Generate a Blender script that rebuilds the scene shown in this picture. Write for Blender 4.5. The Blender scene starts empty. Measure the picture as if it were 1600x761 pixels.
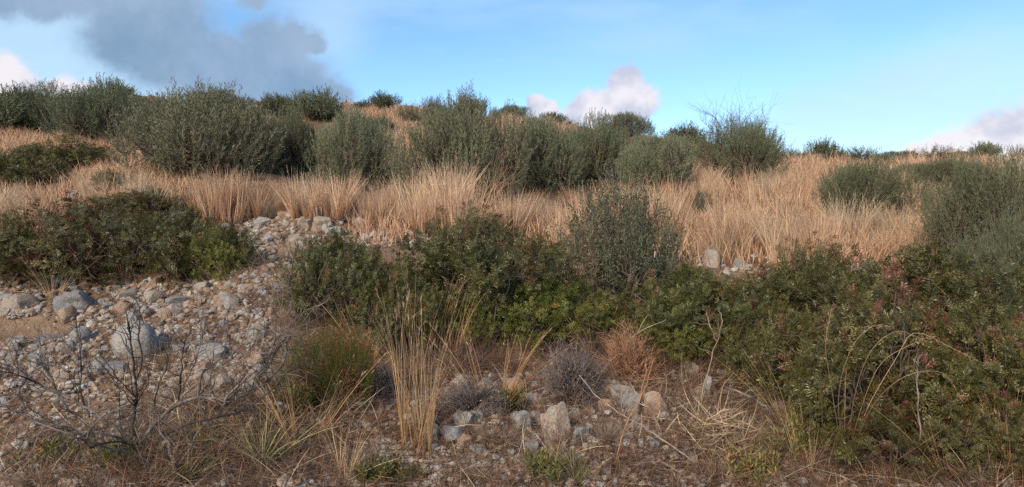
import bpy, math
import numpy as np

rng = np.random.default_rng(11)
scene = bpy.context.scene
col = scene.collection
R = math.radians

# ------------------------------------------------------------------ camera
FPX = 1109.0                       # focal length in pixels of the 1600 px wide photograph (24 mm equivalent)
CAMZ = 1.65
cam = bpy.data.cameras.new('camera'); camo = bpy.data.objects.new('camera', cam); col.objects.link(camo)
cam.sensor_width = 36.0; cam.lens = 36.0 * FPX / 1600.0
cam.shift_y = -20.5 / 1600.0
cam.clip_start = 0.05; cam.clip_end = 3000
camo.location = (0, 0, CAMZ); camo.rotation_euler = (R(90), 0, 0)
scene.camera = camo

# ------------------------------------------------------------------ view
scene.view_settings.view_transform = 'Standard'
scene.view_settings.look = 'None'
scene.view_settings.exposure = 1.3
scene.view_settings.gamma = 1.0
scene.view_settings.use_curve_mapping = False
scene.cycles.use_denoising = False
scene.cycles.max_bounces = 6
scene.cycles.diffuse_bounces = 3
scene.cycles.glossy_bounces = 2
scene.cycles.transmission_bounces = 3
scene.cycles.transparent_max_bounces = 4

# ------------------------------------------------------------------ sun (soft evening light from behind the camera)
SUN_AZ, SUN_EL = R(-152), R(30)      # azimuth from +Y towards +X
sd = np.array([math.sin(SUN_AZ) * math.cos(SUN_EL), math.cos(SUN_AZ) * math.cos(SUN_EL), math.sin(SUN_EL)])
sun = bpy.data.lights.new('sun', 'SUN'); suno = bpy.data.objects.new('sun', sun); col.objects.link(suno)
sun.energy = 2.1; sun.angle = R(16); sun.color = (1.0, 0.82, 0.62)
from mathutils import Vector
suno.rotation_euler = Vector(-sd).to_track_quat('-Z', 'Y').to_euler()

# ------------------------------------------------------------------ world: sky with evening clouds
world = bpy.data.worlds.new('World'); scene.world = world; world.use_nodes = True
wt = world.node_tree; wt.nodes.clear()


class NG:
    """small helper to wire shader nodes"""
    def __init__(s, tree): s.t = tree
    def n(s, kind, **kw):
        nd = s.t.nodes.new(kind)
        for k, v in kw.items(): setattr(nd, k, v)
        return nd
    def put(s, sock, v):
        if isinstance(v, bpy.types.NodeSocket): s.t.links.new(v, sock)
        elif v is not None:
            try: sock.default_value = v
            except Exception: sock.default_value = (*v, 1.0)
    def math(s, op, a, b=None, c=None, clamp=False):
        nd = s.n('ShaderNodeMath', operation=op, use_clamp=clamp)
        for i, v in enumerate((a, b, c)): s.put(nd.inputs[i], v)
        return nd.outputs[0]
    def vm(s, op, a, b=None, out=0, scale=None):
        nd = s.n('ShaderNodeVectorMath', operation=op)
        s.put(nd.inputs[0], a)
        if b is not None: s.put(nd.inputs[1], b)
        if scale is not None: s.put(nd.inputs['Scale'], scale)
        return nd.outputs[out]
    def noise(s, vec, scale, detail=3.0, rough=0.5, out=0):
        nd = s.n('ShaderNodeTexNoise')
        s.put(nd.inputs['Vector'], vec); nd.inputs['Scale'].default_value = scale
        nd.inputs['Detail'].default_value = detail; nd.inputs['Roughness'].default_value = rough
        return nd.outputs[out]
    def mr(s, v, a, b, c=0.0, d=1.0, smooth=True):
        nd = s.n('ShaderNodeMapRange', interpolation_type='SMOOTHSTEP' if smooth else 'LINEAR')
        for i, x in enumerate((v, a, b, c, d)): s.put(nd.inputs[i], x)
        return nd.outputs[0]
    def mix(s, f, a, b, blend='MIX'):
        nd = s.n('ShaderNodeMix', data_type='RGBA', blend_type=blend)
        s.put(nd.inputs[0], f); s.put(nd.inputs[6], a); s.put(nd.inputs[7], b)
        return nd.outputs[2]
    def ramp(s, f, stops):
        nd = s.n('ShaderNodeValToRGB'); e = nd.color_ramp.elements
        while len(e) < len(stops): e.new(0.5)
        for el, (p, c) in zip(e, stops): el.position = p; el.color = (*c, 1.0)
        s.put(nd.inputs[0], f)
        return nd.outputs[0]


def build_world():
    g = NG(wt)
    tc = g.n('ShaderNodeTexCoord').outputs['Generated']
    sky = g.n('ShaderNodeTexSky', sky_type='NISHITA')
    sky.sun_disc = False; sky.sun_elevation = SUN_EL; sky.sun_rotation = SUN_AZ
    sky.altitude = 200; sky.air_density = 0.9; sky.dust_density = 0.3; sky.ozone_density = 2.5
    skyc = g.vm('SCALE', sky.outputs[0], scale=SKY)
    hs = g.n('ShaderNodeHueSaturation'); hs.inputs['Saturation'].default_value = 1.13; hs.inputs['Hue'].default_value = 0.497; g.put(hs.inputs['Color'], skyc)
    base = hs.outputs[0]
    warp = g.vm('SUBTRACT', g.noise(tc, 4.0, 3.0, 0.55, out=1), (0.5, 0.5, 0.5))
    d1 = g.vm('NORMALIZE', g.vm('ADD', tc, g.vm('SCALE', warp, scale=0.05)))
    warp2 = g.vm('SUBTRACT', g.noise(tc, 26.0, 5.0, 0.6, out=1), (0.5, 0.5, 0.5))
    d2 = g.vm('NORMALIZE', g.vm('ADD', tc, g.vm('SCALE', warp2, scale=0.045)))

    warp3 = g.vm('SUBTRACT', g.noise(tc, 40.0, 5.0, 0.6, out=1), (0.5, 0.5, 0.5))
    d3 = g.vm('NORMALIZE', g.vm('ADD', tc, g.vm('SCALE', warp3, scale=0.022)))

    def field(d, blobs, add=False):
        tot = None
        for az, el, r in blobs:                     # centre (degrees) and radius (degrees) of each puff
            a, e = R(az), R(el)
            c = (math.sin(a) * math.cos(e), math.cos(a) * math.cos(e), math.sin(e))
            k = 1.0 / (2 * math.sin(R(r) / 2) ** 2 * 2)
            x = g.math('MULTIPLY', g.math('SUBTRACT', g.vm('DOT_PRODUCT', d, c, out=1), 1.0), 1.4 * k * (1.0 if add else 1.6))
            x = g.math('EXPONENT', x)
            tot = x if tot is None else g.math('ADD' if add else 'MAXIMUM', tot, x)
        return tot

    def ang(px, py, r):
        a = (px - 800) / FPX; t = (360 - py) / FPX
        return (math.degrees(math.atan(a)), math.degrees(math.atan(t / math.hypot(1, a))), math.degrees(r / FPX))
    # thin high veil, stretched along one direction, over the whole dome
    mp = g.n('ShaderNodeMapping'); mp.inputs['Rotation'].default_value = (0.3, 0.25, 0.5); mp.inputs['Scale'].default_value = (1.0, 2.2, 4.5)
    g.put(mp.inputs['Vector'], tc)
    veil = g.mr(g.noise(mp.outputs[0], 2.4, 5.0, 0.58), 0.40, 0.74)
    c = g.mix(g.math('MULTIPLY', veil, 0.62), base, (0.207, 0.316, 0.419))
    # pale haze of thin cloud around the grey bank
    pale = field(d1, [ang(*b) for b in ((70, 80, 150), (20, 40, 130), (180, 120, 60), (520, 30, 70), (1560, 120, 90), (1250, 210, 60), (1400, 190, 70))], True)
    c = g.mix(g.mr(pale, 0.25, 1.3, 0, 0.62), c, (0.253, 0.344, 0.425))
    # broken cloud deck overhead, unseen, added in neutral grey for less blue skylight
    sep = g.n('ShaderNodeSeparateXYZ'); g.put(sep.inputs[0], tc)
    deck = g.mr(g.noise(g.vm('ADD', tc, (3.1, 1.7, 0.4)), 2.1, 5.0, 0.55), 0.47, 0.62)
    deck = g.math('MULTIPLY', deck, g.mr(sep.outputs[2], 0.36, 0.55))
    c = g.mix(g.math('MULTIPLY', deck, 0.85), c, (0.207, 0.230, 0.264))
    # grey bank
    grey = field(d2, [ang(*b) for b in ((205, 45, 62), (265, 75, 72), (240, -10, 75), (315, 110, 55), (370, 112, 52), (415, 78, 46), (440, 105, 48), (475, 135, 48), (515, 150, 34), (350, 80, 30), (486, 62, 18), (460, 60, 30), (130, -25, 55), (60, -10, 40), (10, -20, 40), (395, -14, 26), (430, 170, 60))])
    gm = g.mr(g.math('ADD', grey, g.math('MULTIPLY', g.math('SUBTRACT', g.noise(tc, 18.0, 7.0, 0.66), 0.5), 0.50)), 0.08, 0.66)
    gcol = g.mix(g.mr(g.noise(tc, 8.0, 6.0, 0.6), 0.3, 0.7), (0.079, 0.131, 0.201), (0.145, 0.191, 0.261))
    c = g.mix(g.math('MULTIPLY', gm, 0.9), c, gcol)
    # white cumulus low over the ridge
    white = field(d3, [ang(*b) for b in ((978, 134, 31), (998, 158, 32), (962, 160, 30), (925, 172, 34), (900, 178, 20), (838, 164, 17), (860, 172, 16), (5, 112, 24), (26, 120, 20), (30, 138, 24), (-30, 122, 38), (100, 142, 20), (135, 146, 16), (75, 148, 17), (1600, 222, 52), (1560, 228, 46), (1515, 234, 38), (1475, 240, 30), (1650, 208, 60), (1435, 250, 24), (1710, 190, 70))])
    wm = g.mr(g.math('ADD', white, g.math('MULTIPLY', g.math('SUBTRACT', g.noise(tc, 34.0, 5.0, 0.6), 0.5), 0.25)), 0.20, 0.55)
    shade = g.mr(g.noise(g.vm('ADD', tc, (0.02, 0.0, -0.03)), 17.0, 4.0, 0.55), 0.30, 0.56)
    wcol = g.mix(shade, (0.245, 0.25, 0.30), (0.385, 0.36, 0.375))
    c = g.mix(g.math('MULTIPLY', wm, 0.92), c, wcol)
    bg = g.n('ShaderNodeBackground'); g.put(bg.inputs['Color'], c); bg.inputs['Strength'].default_value = 1.0
    out = g.n('ShaderNodeOutputWorld'); wt.links.new(bg.outputs[0], out.inputs[0])


SKY = 0.084
build_world()
world.cycles.sampling_method = 'MANUAL'; world.cycles.sample_map_resolution = 512

# ------------------------------------------------------------------ terrain height
_ty = np.array([-40, -8, 0, 2.5, 4, 6, 8, 10.5, 13, 17, 25, 38, 60])
_tz = np.array([-1.75, -1.7, -1.62, -1.55, -1.36, -.96, -.56, .02, .68, 1.68, 3.6, 6.7, 11.5])
_fy = np.linspace(-40, 60, 2001); _fz = np.interp(_fy, _ty, _tz)
_k = np.hanning(41); _fz = np.convolve(np.pad(_fz, 20, mode='edge'), _k / _k.sum(), mode='valid')
_ca = np.array([-900, 0, 400, 540, 650, 750, 850, 1000, 1100, 1250, 1600, 2600]); _ca = (_ca - 800) / FPX
_cr = np.array([150, 150, 160, 163, 172, 178, 190, 212, 230, 243, 250, 252]); _ct = (360 - _cr) / FPX
_cy = np.array([44, 40, 38, 37, 36, 35, 33, 31, 29, 28, 26, 26.0])
_fa = np.linspace(-1.6, 1.7, 600)
def _sm(v):
    q = np.interp(_fa, _ca, v); k = np.hanning(25)
    return np.convolve(np.pad(q, 12, mode='edge'), k / k.sum(), mode='valid')
_fct, _fcy = _sm(_ct), _sm(_cy)
_ws = np.random.default_rng(3)
_wv = []
for lam, amp, n in ((7.0, .10, 5), (2.6, .055, 7), (0.9, .036, 9), (0.33, .016, 9)):
    for _ in range(n):
        th = _ws.uniform(0, 6.28); l = lam * _ws.uniform(.7, 1.4)
        _wv.append((math.cos(th) * 6.283 / l, math.sin(th) * 6.283 / l, _ws.uniform(0, 6.28), amp / math.sqrt(n) * 1.4))


def height(x, y, rough=True):
    x = np.asarray(x, float); y = np.asarray(y, float)
    ys = np.maximum(y, 3.0)
    a = np.clip(x / ys, -1.6, 1.7)
    yc = np.interp(a, _fa, _fcy); tcst = np.interp(a, _fa, _fct)
    yy = np.minimum(y, yc)
    z = np.interp(yy, _fy, _fz)
    zc = np.interp(yc, _fy, _fz)
    w = np.clip((yy - 8) / (yc - 8), 0, 1); w = w * w * (3 - 2 * w)
    z = z + (tcst * yc - zc) * w * np.clip(yy / yc, 0, 1)
    over = np.maximum(y - yc, 0)
    z = z + 0.10 * np.minimum(over, 3) * np.exp(-over / 3) - 0.20 * np.maximum(over - 1.5, 0)
    z = np.maximum(z, -12)
    if rough:
        far = np.clip((y - 2.0) / 2.0, 0.25, 1) * np.clip(1.5 - over / 20, 0, 1)
        for kx, ky, ph, am in _wv:
            z = z + far * am * np.sin(kx * x + ky * y + ph)
    return z + CAMZ


_D = np.geomspace(2.4, 46, 150)
def _first(a, t, D, rough):
    diff = CAMZ + t[:, None] * D - height(a[:, None] * D, D, rough)
    hit = diff <= 0; i = np.maximum(hit.argmax(1), 1); r = np.arange(len(a))
    d0, d1 = diff[r, i-1], diff[r, i]
    f = np.clip(d0 / np.where(np.abs(d0 - d1) < 1e-9, 1, d0 - d1), 0, 1)
    d = D[r, i-1] + f * (D[r, i] - D[r, i-1]); ok = hit.any(1)
    return np.where(ok, d, D[r, (diff / D).argmin(1)]), ok          # a miss falls back to the ridge line
def ground(px, py):
    """where the sight line through a photo pixel meets the hillside: (x, y, z) world points, ok flags"""
    px = np.atleast_1d(np.asarray(px, float)); py = np.atleast_1d(np.asarray(py, float))
    a = (px - 800) / FPX; t = (360 - py) / FPX
    D = np.broadcast_to(_D, (len(px), len(_D)))
    d, ok = _first(a, t, D, False)
    E = d[:, None] * np.linspace(.88, 1.12, 14)[None]
    d2, ok2 = _first(a, t, E, True)
    d = np.where(ok2, d2, d); x = a * d
    return np.stack([x, d, height(x, d)], -1), ok
def ground1(px, py):
    p, o = ground([px], [py]); return p[0]

# ------------------------------------------------------------------ mesh helpers
def make_mesh(name, V, F, mat, tint=None, smooth=False):
    """V (n,3), F list of face arrays (quads and/or tris) ; tint (n,3) stored as a colour attribute"""
    V = np.asarray(V, np.float32)
    Fs = F if isinstance(F, (list, tuple)) else [F]
    Fs = [np.asarray(f, np.int32) for f in Fs if len(f)]
    me = bpy.data.meshes.new(name)
    me.vertices.add(len(V)); me.vertices.foreach_set('co', V.ravel())
    loops = np.concatenate([f.ravel() for f in Fs])
    tot = np.concatenate([np.full(len(f), f.shape[1], np.int32) for f in Fs])
    me.loops.add(len(loops)); me.loops.foreach_set('vertex_index', loops)
    me.polygons.add(len(tot))
    st = np.concatenate([[0], np.cumsum(tot)[:-1]]).astype(np.int32)
    me.polygons.foreach_set('loop_start', st); me.polygons.foreach_set('loop_total', tot)
    me.polygons.foreach_set('use_smooth', np.full(len(tot), smooth))
    if tint is not None:
        at = me.attributes.new('tint', 'FLOAT_COLOR', 'POINT')
        c = np.ones((len(V), 4), np.float32); c[:, :tint.shape[1]] = tint
        at.data.foreach_set('color', c.ravel())
    me.update(calc_edges=True)
    me.materials.append(mat)
    return me


def norm(v): return v / np.maximum(np.linalg.norm(v, axis=-1, keepdims=True), 1e-9)
def side_of(D, r=None):
    U = (r or rng).normal(size=D.shape)
    return norm(np.cross(D, U))


def leaves(P, D, S, L, W, tint, fold=0.15):
    """diamond leaf blades: base P, direction D, side S"""
    n = len(P); N = np.cross(D, S)
    L = np.broadcast_to(np.asarray(L, float), (n,))[:, None]; W = np.broadcast_to(np.asarray(W, float), (n,))[:, None]
    V = np.empty((n, 4, 3))
    V[:, 0] = P
    V[:, 1] = P + D * L * .5 + S * W * .5 + N * W * fold
    V[:, 2] = P + D * L - N * L * .06
    V[:, 3] = P + D * L * .5 - S * W * .5 + N * W * fold
    F = np.arange(n * 4).reshape(n, 4)
    return V.reshape(-1, 3), F, np.repeat(tint, 4, axis=0)


def ribbons(P, D, L, W, bend, segs, tint, face=None):
    """grass blades: P base, D start direction, bend (n,3) added as t^2 ; narrow ribbons"""
    n = len(P); t = np.linspace(0, 1, segs + 1)
    L = np.broadcast_to(np.asarray(L, float), (n,)); W = np.broadcast_to(np.asarray(W, float), (n,))
    C = P[:, None] + D[:, None] * (L[:, None, None] * t[None, :, None]) + bend[:, None] * (t ** 2)[None, :, None]
    S = side_of(D) if face is None else face
    w = W[:, None] * (1 - t[None] ** 1.6 * .85) * .5
    V = np.stack([C - S[:, None] * w[..., None], C + S[:, None] * w[..., None]], axis=2).reshape(-1, 3)
    base = (np.arange(n) * (segs + 1) * 2)[:, None] + (np.arange(segs) * 2)[None]
    F = np.stack([base, base + 1, base + 3, base + 2], axis=-1).reshape(-1, 4)
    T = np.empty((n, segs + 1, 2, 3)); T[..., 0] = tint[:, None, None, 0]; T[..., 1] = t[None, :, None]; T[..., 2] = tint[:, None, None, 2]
    return V, F, T.reshape(-1, 3), C


def tubes(polys, rads, sides=5):
    Vs, Fs, off = [], [], 0
    th = np.linspace(0, 2 * math.pi, sides, endpoint=False)
    for P, r in zip(polys, rads):
        P = np.asarray(P, float); n = len(P); r = np.broadcast_to(r, (n,))
        T = norm(np.gradient(P, axis=0))
        up = np.array([0.31, 0.22, 0.92]) if abs(T[0, 2]) < .8 else np.array([0.9, 0.3, 0.1])
        A = norm(np.cross(T, up)); B = np.cross(T, A)
        ring = P[:, None] + r[:, None, None] * (A[:, None] * np.cos(th)[None, :, None] + B[:, None] * np.sin(th)[None, :, None])
        Vs.append(ring.reshape(-1, 3))
        i = np.arange(n - 1)[:, None] * sides; j = np.arange(sides)[None]; j2 = (j + 1) % sides
        Fs.append((np.stack([i + j, i + j2, i + sides + j2, i + sides + j], -1).reshape(-1, 4)) + off)
        Vs.append(P[-1:] + T[-1:] * r[-1]); tip = off + n * sides
        k = off + (n - 1) * sides
        Fs.append(np.stack([k + np.arange(sides), k + (np.arange(sides) + 1) % sides, np.full(sides, tip), np.full(sides, tip)], -1))
        off += n * sides + 1
    V = np.concatenate(Vs); Q = np.concatenate(Fs)
    tri = Q[:, 2] == Q[:, 3]
    return V, [Q[~tri], Q[tri][:, :3]]


def crooked(a, b, n=6, wob=.08, r=None):
    """a wandering line from a to b"""
    r = r or rng
    a, b = np.asarray(a, float), np.asarray(b, float)
    t = np.linspace(0, 1, n)[:, None]; L = np.linalg.norm(b - a)
    P = a + (b - a) * t
    w = r.normal(size=(n, 3)) * wob * L; w[0] = 0; w[-1] = 0
    return P + w


def link(name, me, parent=None, kind=None, label=None):
    o = bpy.data.objects.new(name, me); col.objects.link(o)
    if parent is not None: o.parent = parent
    if kind: o['kind'] = kind
    if label: o['label'] = label
    return o
def thing(name, label, cat, group=None, loc=(0, 0, 0), rz=0.0, scale=(1, 1, 1), me=None):
    o = bpy.data.objects.new(name, me); col.objects.link(o)
    o.location = [float(v) for v in loc]; o.rotation_euler = (0, 0, rz); o.scale = scale
    o['label'] = label; o['category'] = cat
    if group: o['group'] = group
    return o

# ------------------------------------------------------------------ materials
def material(name):
    m = bpy.data.materials.new(name); m.use_nodes = True; m.node_tree.nodes.clear()
    return m, NG(m.node_tree)
def finish(m, g, shader):
    o = g.n('ShaderNodeOutputMaterial'); m.node_tree.links.new(shader, o.inputs[0]); return m
def principled(g, color, rough=.7, spec=.3, normal=None):
    p = g.n('ShaderNodeBsdfPrincipled'); g.put(p.inputs['Base Color'], color); g.put(p.inputs['Roughness'], rough)
    p.inputs['Specular IOR Level'].default_value = spec
    if normal is not None: g.put(p.inputs['Normal'], normal)
    return p.outputs[0]


def leaf_material(name, stops, rough=.5, spec=.35, trans=.3, accent=None, accent_from=.8):
    """leaf colour from the per-leaf tint (r: leaf, b: shoot); accent = colour of young or dying shoots"""
    m, g = material(name)
    at = g.n('ShaderNodeAttribute', attribute_name='tint'); sp = g.n('ShaderNodeSeparateColor'); g.put(sp.inputs[0], at.outputs['Color'])
    f = g.math('ADD', g.math('MULTIPLY', sp.outputs[0], .55), g.math('MULTIPLY', sp.outputs[2], .45))
    c = g.ramp(f, stops)
    if accent is not None:
        c = g.mix(g.math('MULTIPLY', g.mr(sp.outputs[2], accent_from, accent_from + .1), g.mr(sp.outputs[1], .2, .9)), c, accent)
    oi = g.n('ShaderNodeObjectInfo')
    hs = g.n('ShaderNodeHueSaturation'); g.put(hs.inputs['Color'], c)
    g.put(hs.inputs['Value'], g.mr(oi.outputs['Random'], 0, 1, .82, 1.22, False)); g.put(hs.inputs['Hue'], g.mr(g.math('FRACT', g.math('MULTIPLY', oi.outputs['Random'], 7.3)), 0, 1, .478, .522, False))
    c = hs.outputs[0]
    tr = g.n('ShaderNodeBsdfTranslucent'); g.put(tr.inputs[0], c)
    mx = g.n('ShaderNodeMixShader'); mx.inputs[0].default_value = trans
    m.node_tree.links.new(principled(g, c, rough, spec), mx.inputs[1]); m.node_tree.links.new(tr.outputs[0], mx.inputs[2])
    return finish(m, g, mx.outputs[0])


M = {}
M['lentisk'] = leaf_material('lentisk_leaf', [(0, (.032, .034, .010)), (.35, (.066, .068, .018)), (.65, (.118, .110, .030)), (1, (.27, .20, .06))], .40, .5, .25, (.15, .050, .030), .71)
M['lentisk_bright'] = leaf_material('yellow_green_leaf', [(0, (.055, .075, .014)), (.5, (.125, .15, .030)), (1, (.26, .24, .05))], .42, .4, .3, (.28, .18, .04), .8)
M['olive'] = leaf_material('olive_leaf', [(0, (.085, .095, .055)), (.45, (.155, .165, .095)), (1, (.30, .30, .19))], .5, .4, .2)
M['olive_dark'] = leaf_material('dark_evergreen_leaf', [(0, (.050, .062, .034)), (.5, (.100, .115, .062)), (1, (.19, .19, .11))], .5, .4, .2)
M['scrub'] = leaf_material('brown_green_leaf', [(0, (.075, .072, .042)), (.5, (.135, .125, .070)), (1, (.24, .20, .12))], .55, .3, .2)
M['greyleaf'] = leaf_material('grey_green_leaf', [(0, (.046, .053, .030)), (.5, (.088, .096, .056)), (1, (.17, .17, .11))], .55, .35, .2)
M['broom'] = leaf_material('fine_green_needle', [(0, (.055, .068, .038)), (.5, (.105, .120, .066)), (1, (.185, .19, .11))], .6, .3, .2)
M['heath'] = leaf_material('heath_leaf', [(0, (.045, .064, .012)), (.5, (.085, .105, .020)), (1, (.15, .15, .032))], .6, .2, .25, (.20, .048, .026), .52)
M['herb'] = leaf_material('herb_leaf', [(0, (.07, .10, .025)), (.5, (.12, .15, .035)), (1, (.24, .22, .05))], .5, .3, .3, (.3, .2, .06), .8)


def grass_material(name, base, mid, top, dull):
    m, g = material(name)
    at = g.n('ShaderNodeAttribute', attribute_name='tint'); sp = g.n('ShaderNodeSeparateColor'); g.put(sp.inputs[0], at.outputs['Color'])
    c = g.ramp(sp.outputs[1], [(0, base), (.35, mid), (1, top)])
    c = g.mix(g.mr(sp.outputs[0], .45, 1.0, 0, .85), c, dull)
    oi = g.n('ShaderNodeObjectInfo')
    hs = g.n('ShaderNodeHueSaturation'); g.put(hs.inputs['Color'], c)
    g.put(hs.inputs['Value'], g.math('MULTIPLY', g.mr(sp.outputs[2], 0, 1, .5, 1.4, False), g.mr(oi.outputs['Random'], 0, 1, .78, 1.12, False))); g.put(hs.inputs['Saturation'], g.mr(oi.outputs['Random'], 0, 1, 1.12, .85, False)); g.put(hs.inputs['Hue'], g.mr(oi.outputs['Random'], 0, 1, .49, .508, False))
    c = hs.outputs[0]
    tr = g.n('ShaderNodeBsdfTranslucent'); g.put(tr.inputs[0], c)
    mx = g.n('ShaderNodeMixShader'); mx.inputs[0].default_value = .3
    m.node_tree.links.new(principled(g, c, .6, .25), mx.inputs[1]); m.node_tree.links.new(tr.outputs[0], mx.inputs[2])
    return finish(m, g, mx.outputs[0])


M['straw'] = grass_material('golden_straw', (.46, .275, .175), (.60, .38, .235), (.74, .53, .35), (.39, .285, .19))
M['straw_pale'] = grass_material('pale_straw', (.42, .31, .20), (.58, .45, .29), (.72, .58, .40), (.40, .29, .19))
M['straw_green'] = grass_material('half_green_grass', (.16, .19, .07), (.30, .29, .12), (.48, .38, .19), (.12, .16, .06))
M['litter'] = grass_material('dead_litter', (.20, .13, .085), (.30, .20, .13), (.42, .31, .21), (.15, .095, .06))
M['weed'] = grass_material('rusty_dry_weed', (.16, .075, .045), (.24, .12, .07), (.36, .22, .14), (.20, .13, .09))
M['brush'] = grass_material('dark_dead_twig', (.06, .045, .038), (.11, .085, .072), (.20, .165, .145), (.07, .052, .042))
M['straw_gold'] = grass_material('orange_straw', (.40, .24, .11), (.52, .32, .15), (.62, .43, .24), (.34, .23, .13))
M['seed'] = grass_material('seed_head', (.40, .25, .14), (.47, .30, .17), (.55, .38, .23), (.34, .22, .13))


def wood(name, c0, c1, scale=18):
    m, g = material(name)
    tc = g.n('ShaderNodeTexCoord').outputs['Object']
    n = g.noise(tc, scale, 5, .6)
    c = g.ramp(n, [(.35, c0), (.65, c1)])
    bp = g.n('ShaderNodeBump'); bp.inputs['Strength'].default_value = .5; bp.inputs['Distance'].default_value = .01
    g.put(bp.inputs['Height'], g.noise(tc, scale * 4, 4, .6))
    return finish(m, g, principled(g, c, .85, .15, bp.outputs[0]))


M['bark'] = wood('grey_brown_bark', (.07, .052, .042), (.16, .125, .10))
M['bark_red'] = wood('red_brown_bark', (.10, .045, .030), (.20, .10, .065))
M['burnt'] = wood('charred_wood', (.012, .011, .011), (.075, .066, .060), 6)
M['silver'] = wood('weathered_wood', (.020, .017, .015), (.23, .20, .18), 9)
M['bleached'] = wood('bleached_wood', (.18, .145, .115), (.36, .30, .245), 9)
M['ashtwig'] = wood('ash_grey_twig', (.10, .080, .072), (.24, .20, .185), 12)
M['redtwig'] = wood('reddish_dry_stem', (.26, .13, .075), (.38, .22, .13), 12)


def rock_material():
    m, g = material('limestone')
    tc = g.n('ShaderNodeTexCoord').outputs['Object']
    oi = g.n('ShaderNodeObjectInfo')
    v = g.vm('ADD', tc, g.vm('SCALE', (13.0, 7.0, 5.0), scale=oi.outputs['Random']))
    at = g.n('ShaderNodeAttribute', attribute_name='tint'); sp = g.n('ShaderNodeSeparateColor'); g.put(sp.inputs[0], at.outputs['Color'])
    oc = g.n('ShaderNodeSeparateColor'); g.put(oc.inputs[0], oi.outputs['Color'])
    warm = g.math('ADD', oc.outputs[0], g.math('MULTIPLY', g.math('SUBTRACT', g.noise(v, 1.6, 4, .6), .5), 1.3), clamp=True)
    c = g.ramp(warm, [(0, (.22, .235, .25)), (.35, (.31, .30, .28)), (.65, (.37, .30, .23)), (1, (.34, .20, .125))])
    fine = g.noise(v, 9, 6, .7)
    c = g.mix(g.mr(fine, .44, .64, 0, .75), c, (.13, .11, .09))
    c = g.mix(g.mr(g.noise(v, 3.2, 5, .65), .56, .72, 0, .5), c, (.52, .49, .45))
    # lichen spots
    vo = g.n('ShaderNodeTexVoronoi'); g.put(vo.inputs['Vector'], v); vo.inputs['Scale'].default_value = 6.0
    c = g.mix(g.math('MULTIPLY', g.mr(vo.outputs['Distance'], .1, .25, 1, 0), .35), c, (.10, .10, .095))
    bp = g.n('ShaderNodeBump'); bp.inputs['Strength'].default_value = .55; bp.inputs['Distance'].default_value = .03
    g.put(bp.inputs['Height'], g.math('ADD', g.noise(v, 7, 7, .7), g.math('MULTIPLY', g.noise(v, 25, 4, .6), .3)))
    return finish(m, g, principled(g, c, .88, .2, bp.outputs[0]))
M['rock'] = rock_material()


def gravel_material():
    m, g = material('gravel_stone')
    at = g.n('ShaderNodeAttribute', attribute_name='tint'); sp = g.n('ShaderNodeSeparateColor'); g.put(sp.inputs[0], at.outputs['Color'])
    c = g.ramp(sp.outputs[0], [(0, (.17, .10, .062)), (.25, (.29, .21, .15)), (.55, (.34, .31, .27)), (.85, (.27, .275, .28)), (1, (.44, .41, .37))])
    tc = g.n('ShaderNodeTexCoord').outputs['Object']
    c = g.mix(g.mr(g.noise(tc, 30, 4, .6), .45, .7, 0, .5), c, (.16, .12, .09))
    return finish(m, g, principled(g, c, .9, .15))
M['gravel'] = gravel_material()


def soil_material():
    m, g = material('stony_soil')
    tc = g.n('ShaderNodeTexCoord').outputs['Object']
    n1 = g.noise(tc, .55, 4, .55); n2 = g.noise(tc, 5, 6, .65); n3 = g.noise(tc, 34, 4, .6)
    c = g.ramp(n2, [(.3, (.085, .048, .032)), (.5, (.155, .092, .058)), (.7, (.245, .165, .11))])
    c = g.mix(g.mr(n1, .45, .62, 0, .65), c, (.24, .175, .115))
    vo = g.n('ShaderNodeTexVoronoi'); g.put(vo.inputs['Vector'], tc); vo.inputs['Scale'].default_value = 17.0
    peb = g.math('MULTIPLY', g.mr(vo.outputs['Distance'], .16, .30, 1, 0), g.mr(n1, .35, .55, .25, .9))
    sc = g.n('ShaderNodeSeparateColor'); g.put(sc.inputs[0], vo.outputs['Color'])
    c = g.mix(g.math('MULTIPLY', peb, g.mr(sc.outputs[0], .3, .5)), c, g.ramp(sc.outputs[1], [(0, (.26, .19, .13)), (.5, (.34, .31, .27)), (1, (.46, .43, .39))]))
    c = g.mix(g.mr(n3, .5, .75, 0, .5), c, (.07, .045, .03))
    bp = g.n('ShaderNodeBump'); bp.inputs['Strength'].default_value = .8; bp.inputs['Distance'].default_value = .05
    g.put(bp.inputs['Height'], g.math('ADD', g.math('MULTIPLY', n3, .5), g.math('ADD', n2, g.math('MULTIPLY', peb, .5))))
    return finish(m, g, principled(g, c, .95, .1, bp.outputs[0]))
M['soil'] = soil_material()

# ------------------------------------------------------------------ hillside (one sheet)
def build_terrain():
    ys = np.concatenate([np.arange(-60, -4, 8), np.arange(-4, 3, .5), np.arange(3, 15, .09), 15 * (1 + np.geomspace(.007, 2.6, 150)), np.array([60, 75, 100, 140, 200, 300])])
    u = np.linspace(-1, 1, 301); xs = 22 * u + 26 * u ** 3
    xs = np.concatenate([[-320, -200, -120, -75], xs, [75, 120, 200, 320]])
    X, Y = np.meshgrid(xs, ys); Z = height(X, Y)
    V = np.stack([X, Y, Z], -1).reshape(-1, 3)
    nx, ny = len(xs), len(ys)
    i = (np.arange(ny - 1)[:, None] * nx + np.arange(nx - 1)[None]).ravel()
    F = np.stack([i, i + 1, i + nx + 1, i + nx], -1)
    o = link('hillside_ground', make_mesh('hillside_ground', V, F, M['soil'], smooth=True), kind='structure')
    o['label'] = 'reddish brown stony soil of the sloping hillside'
build_terrain()

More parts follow.
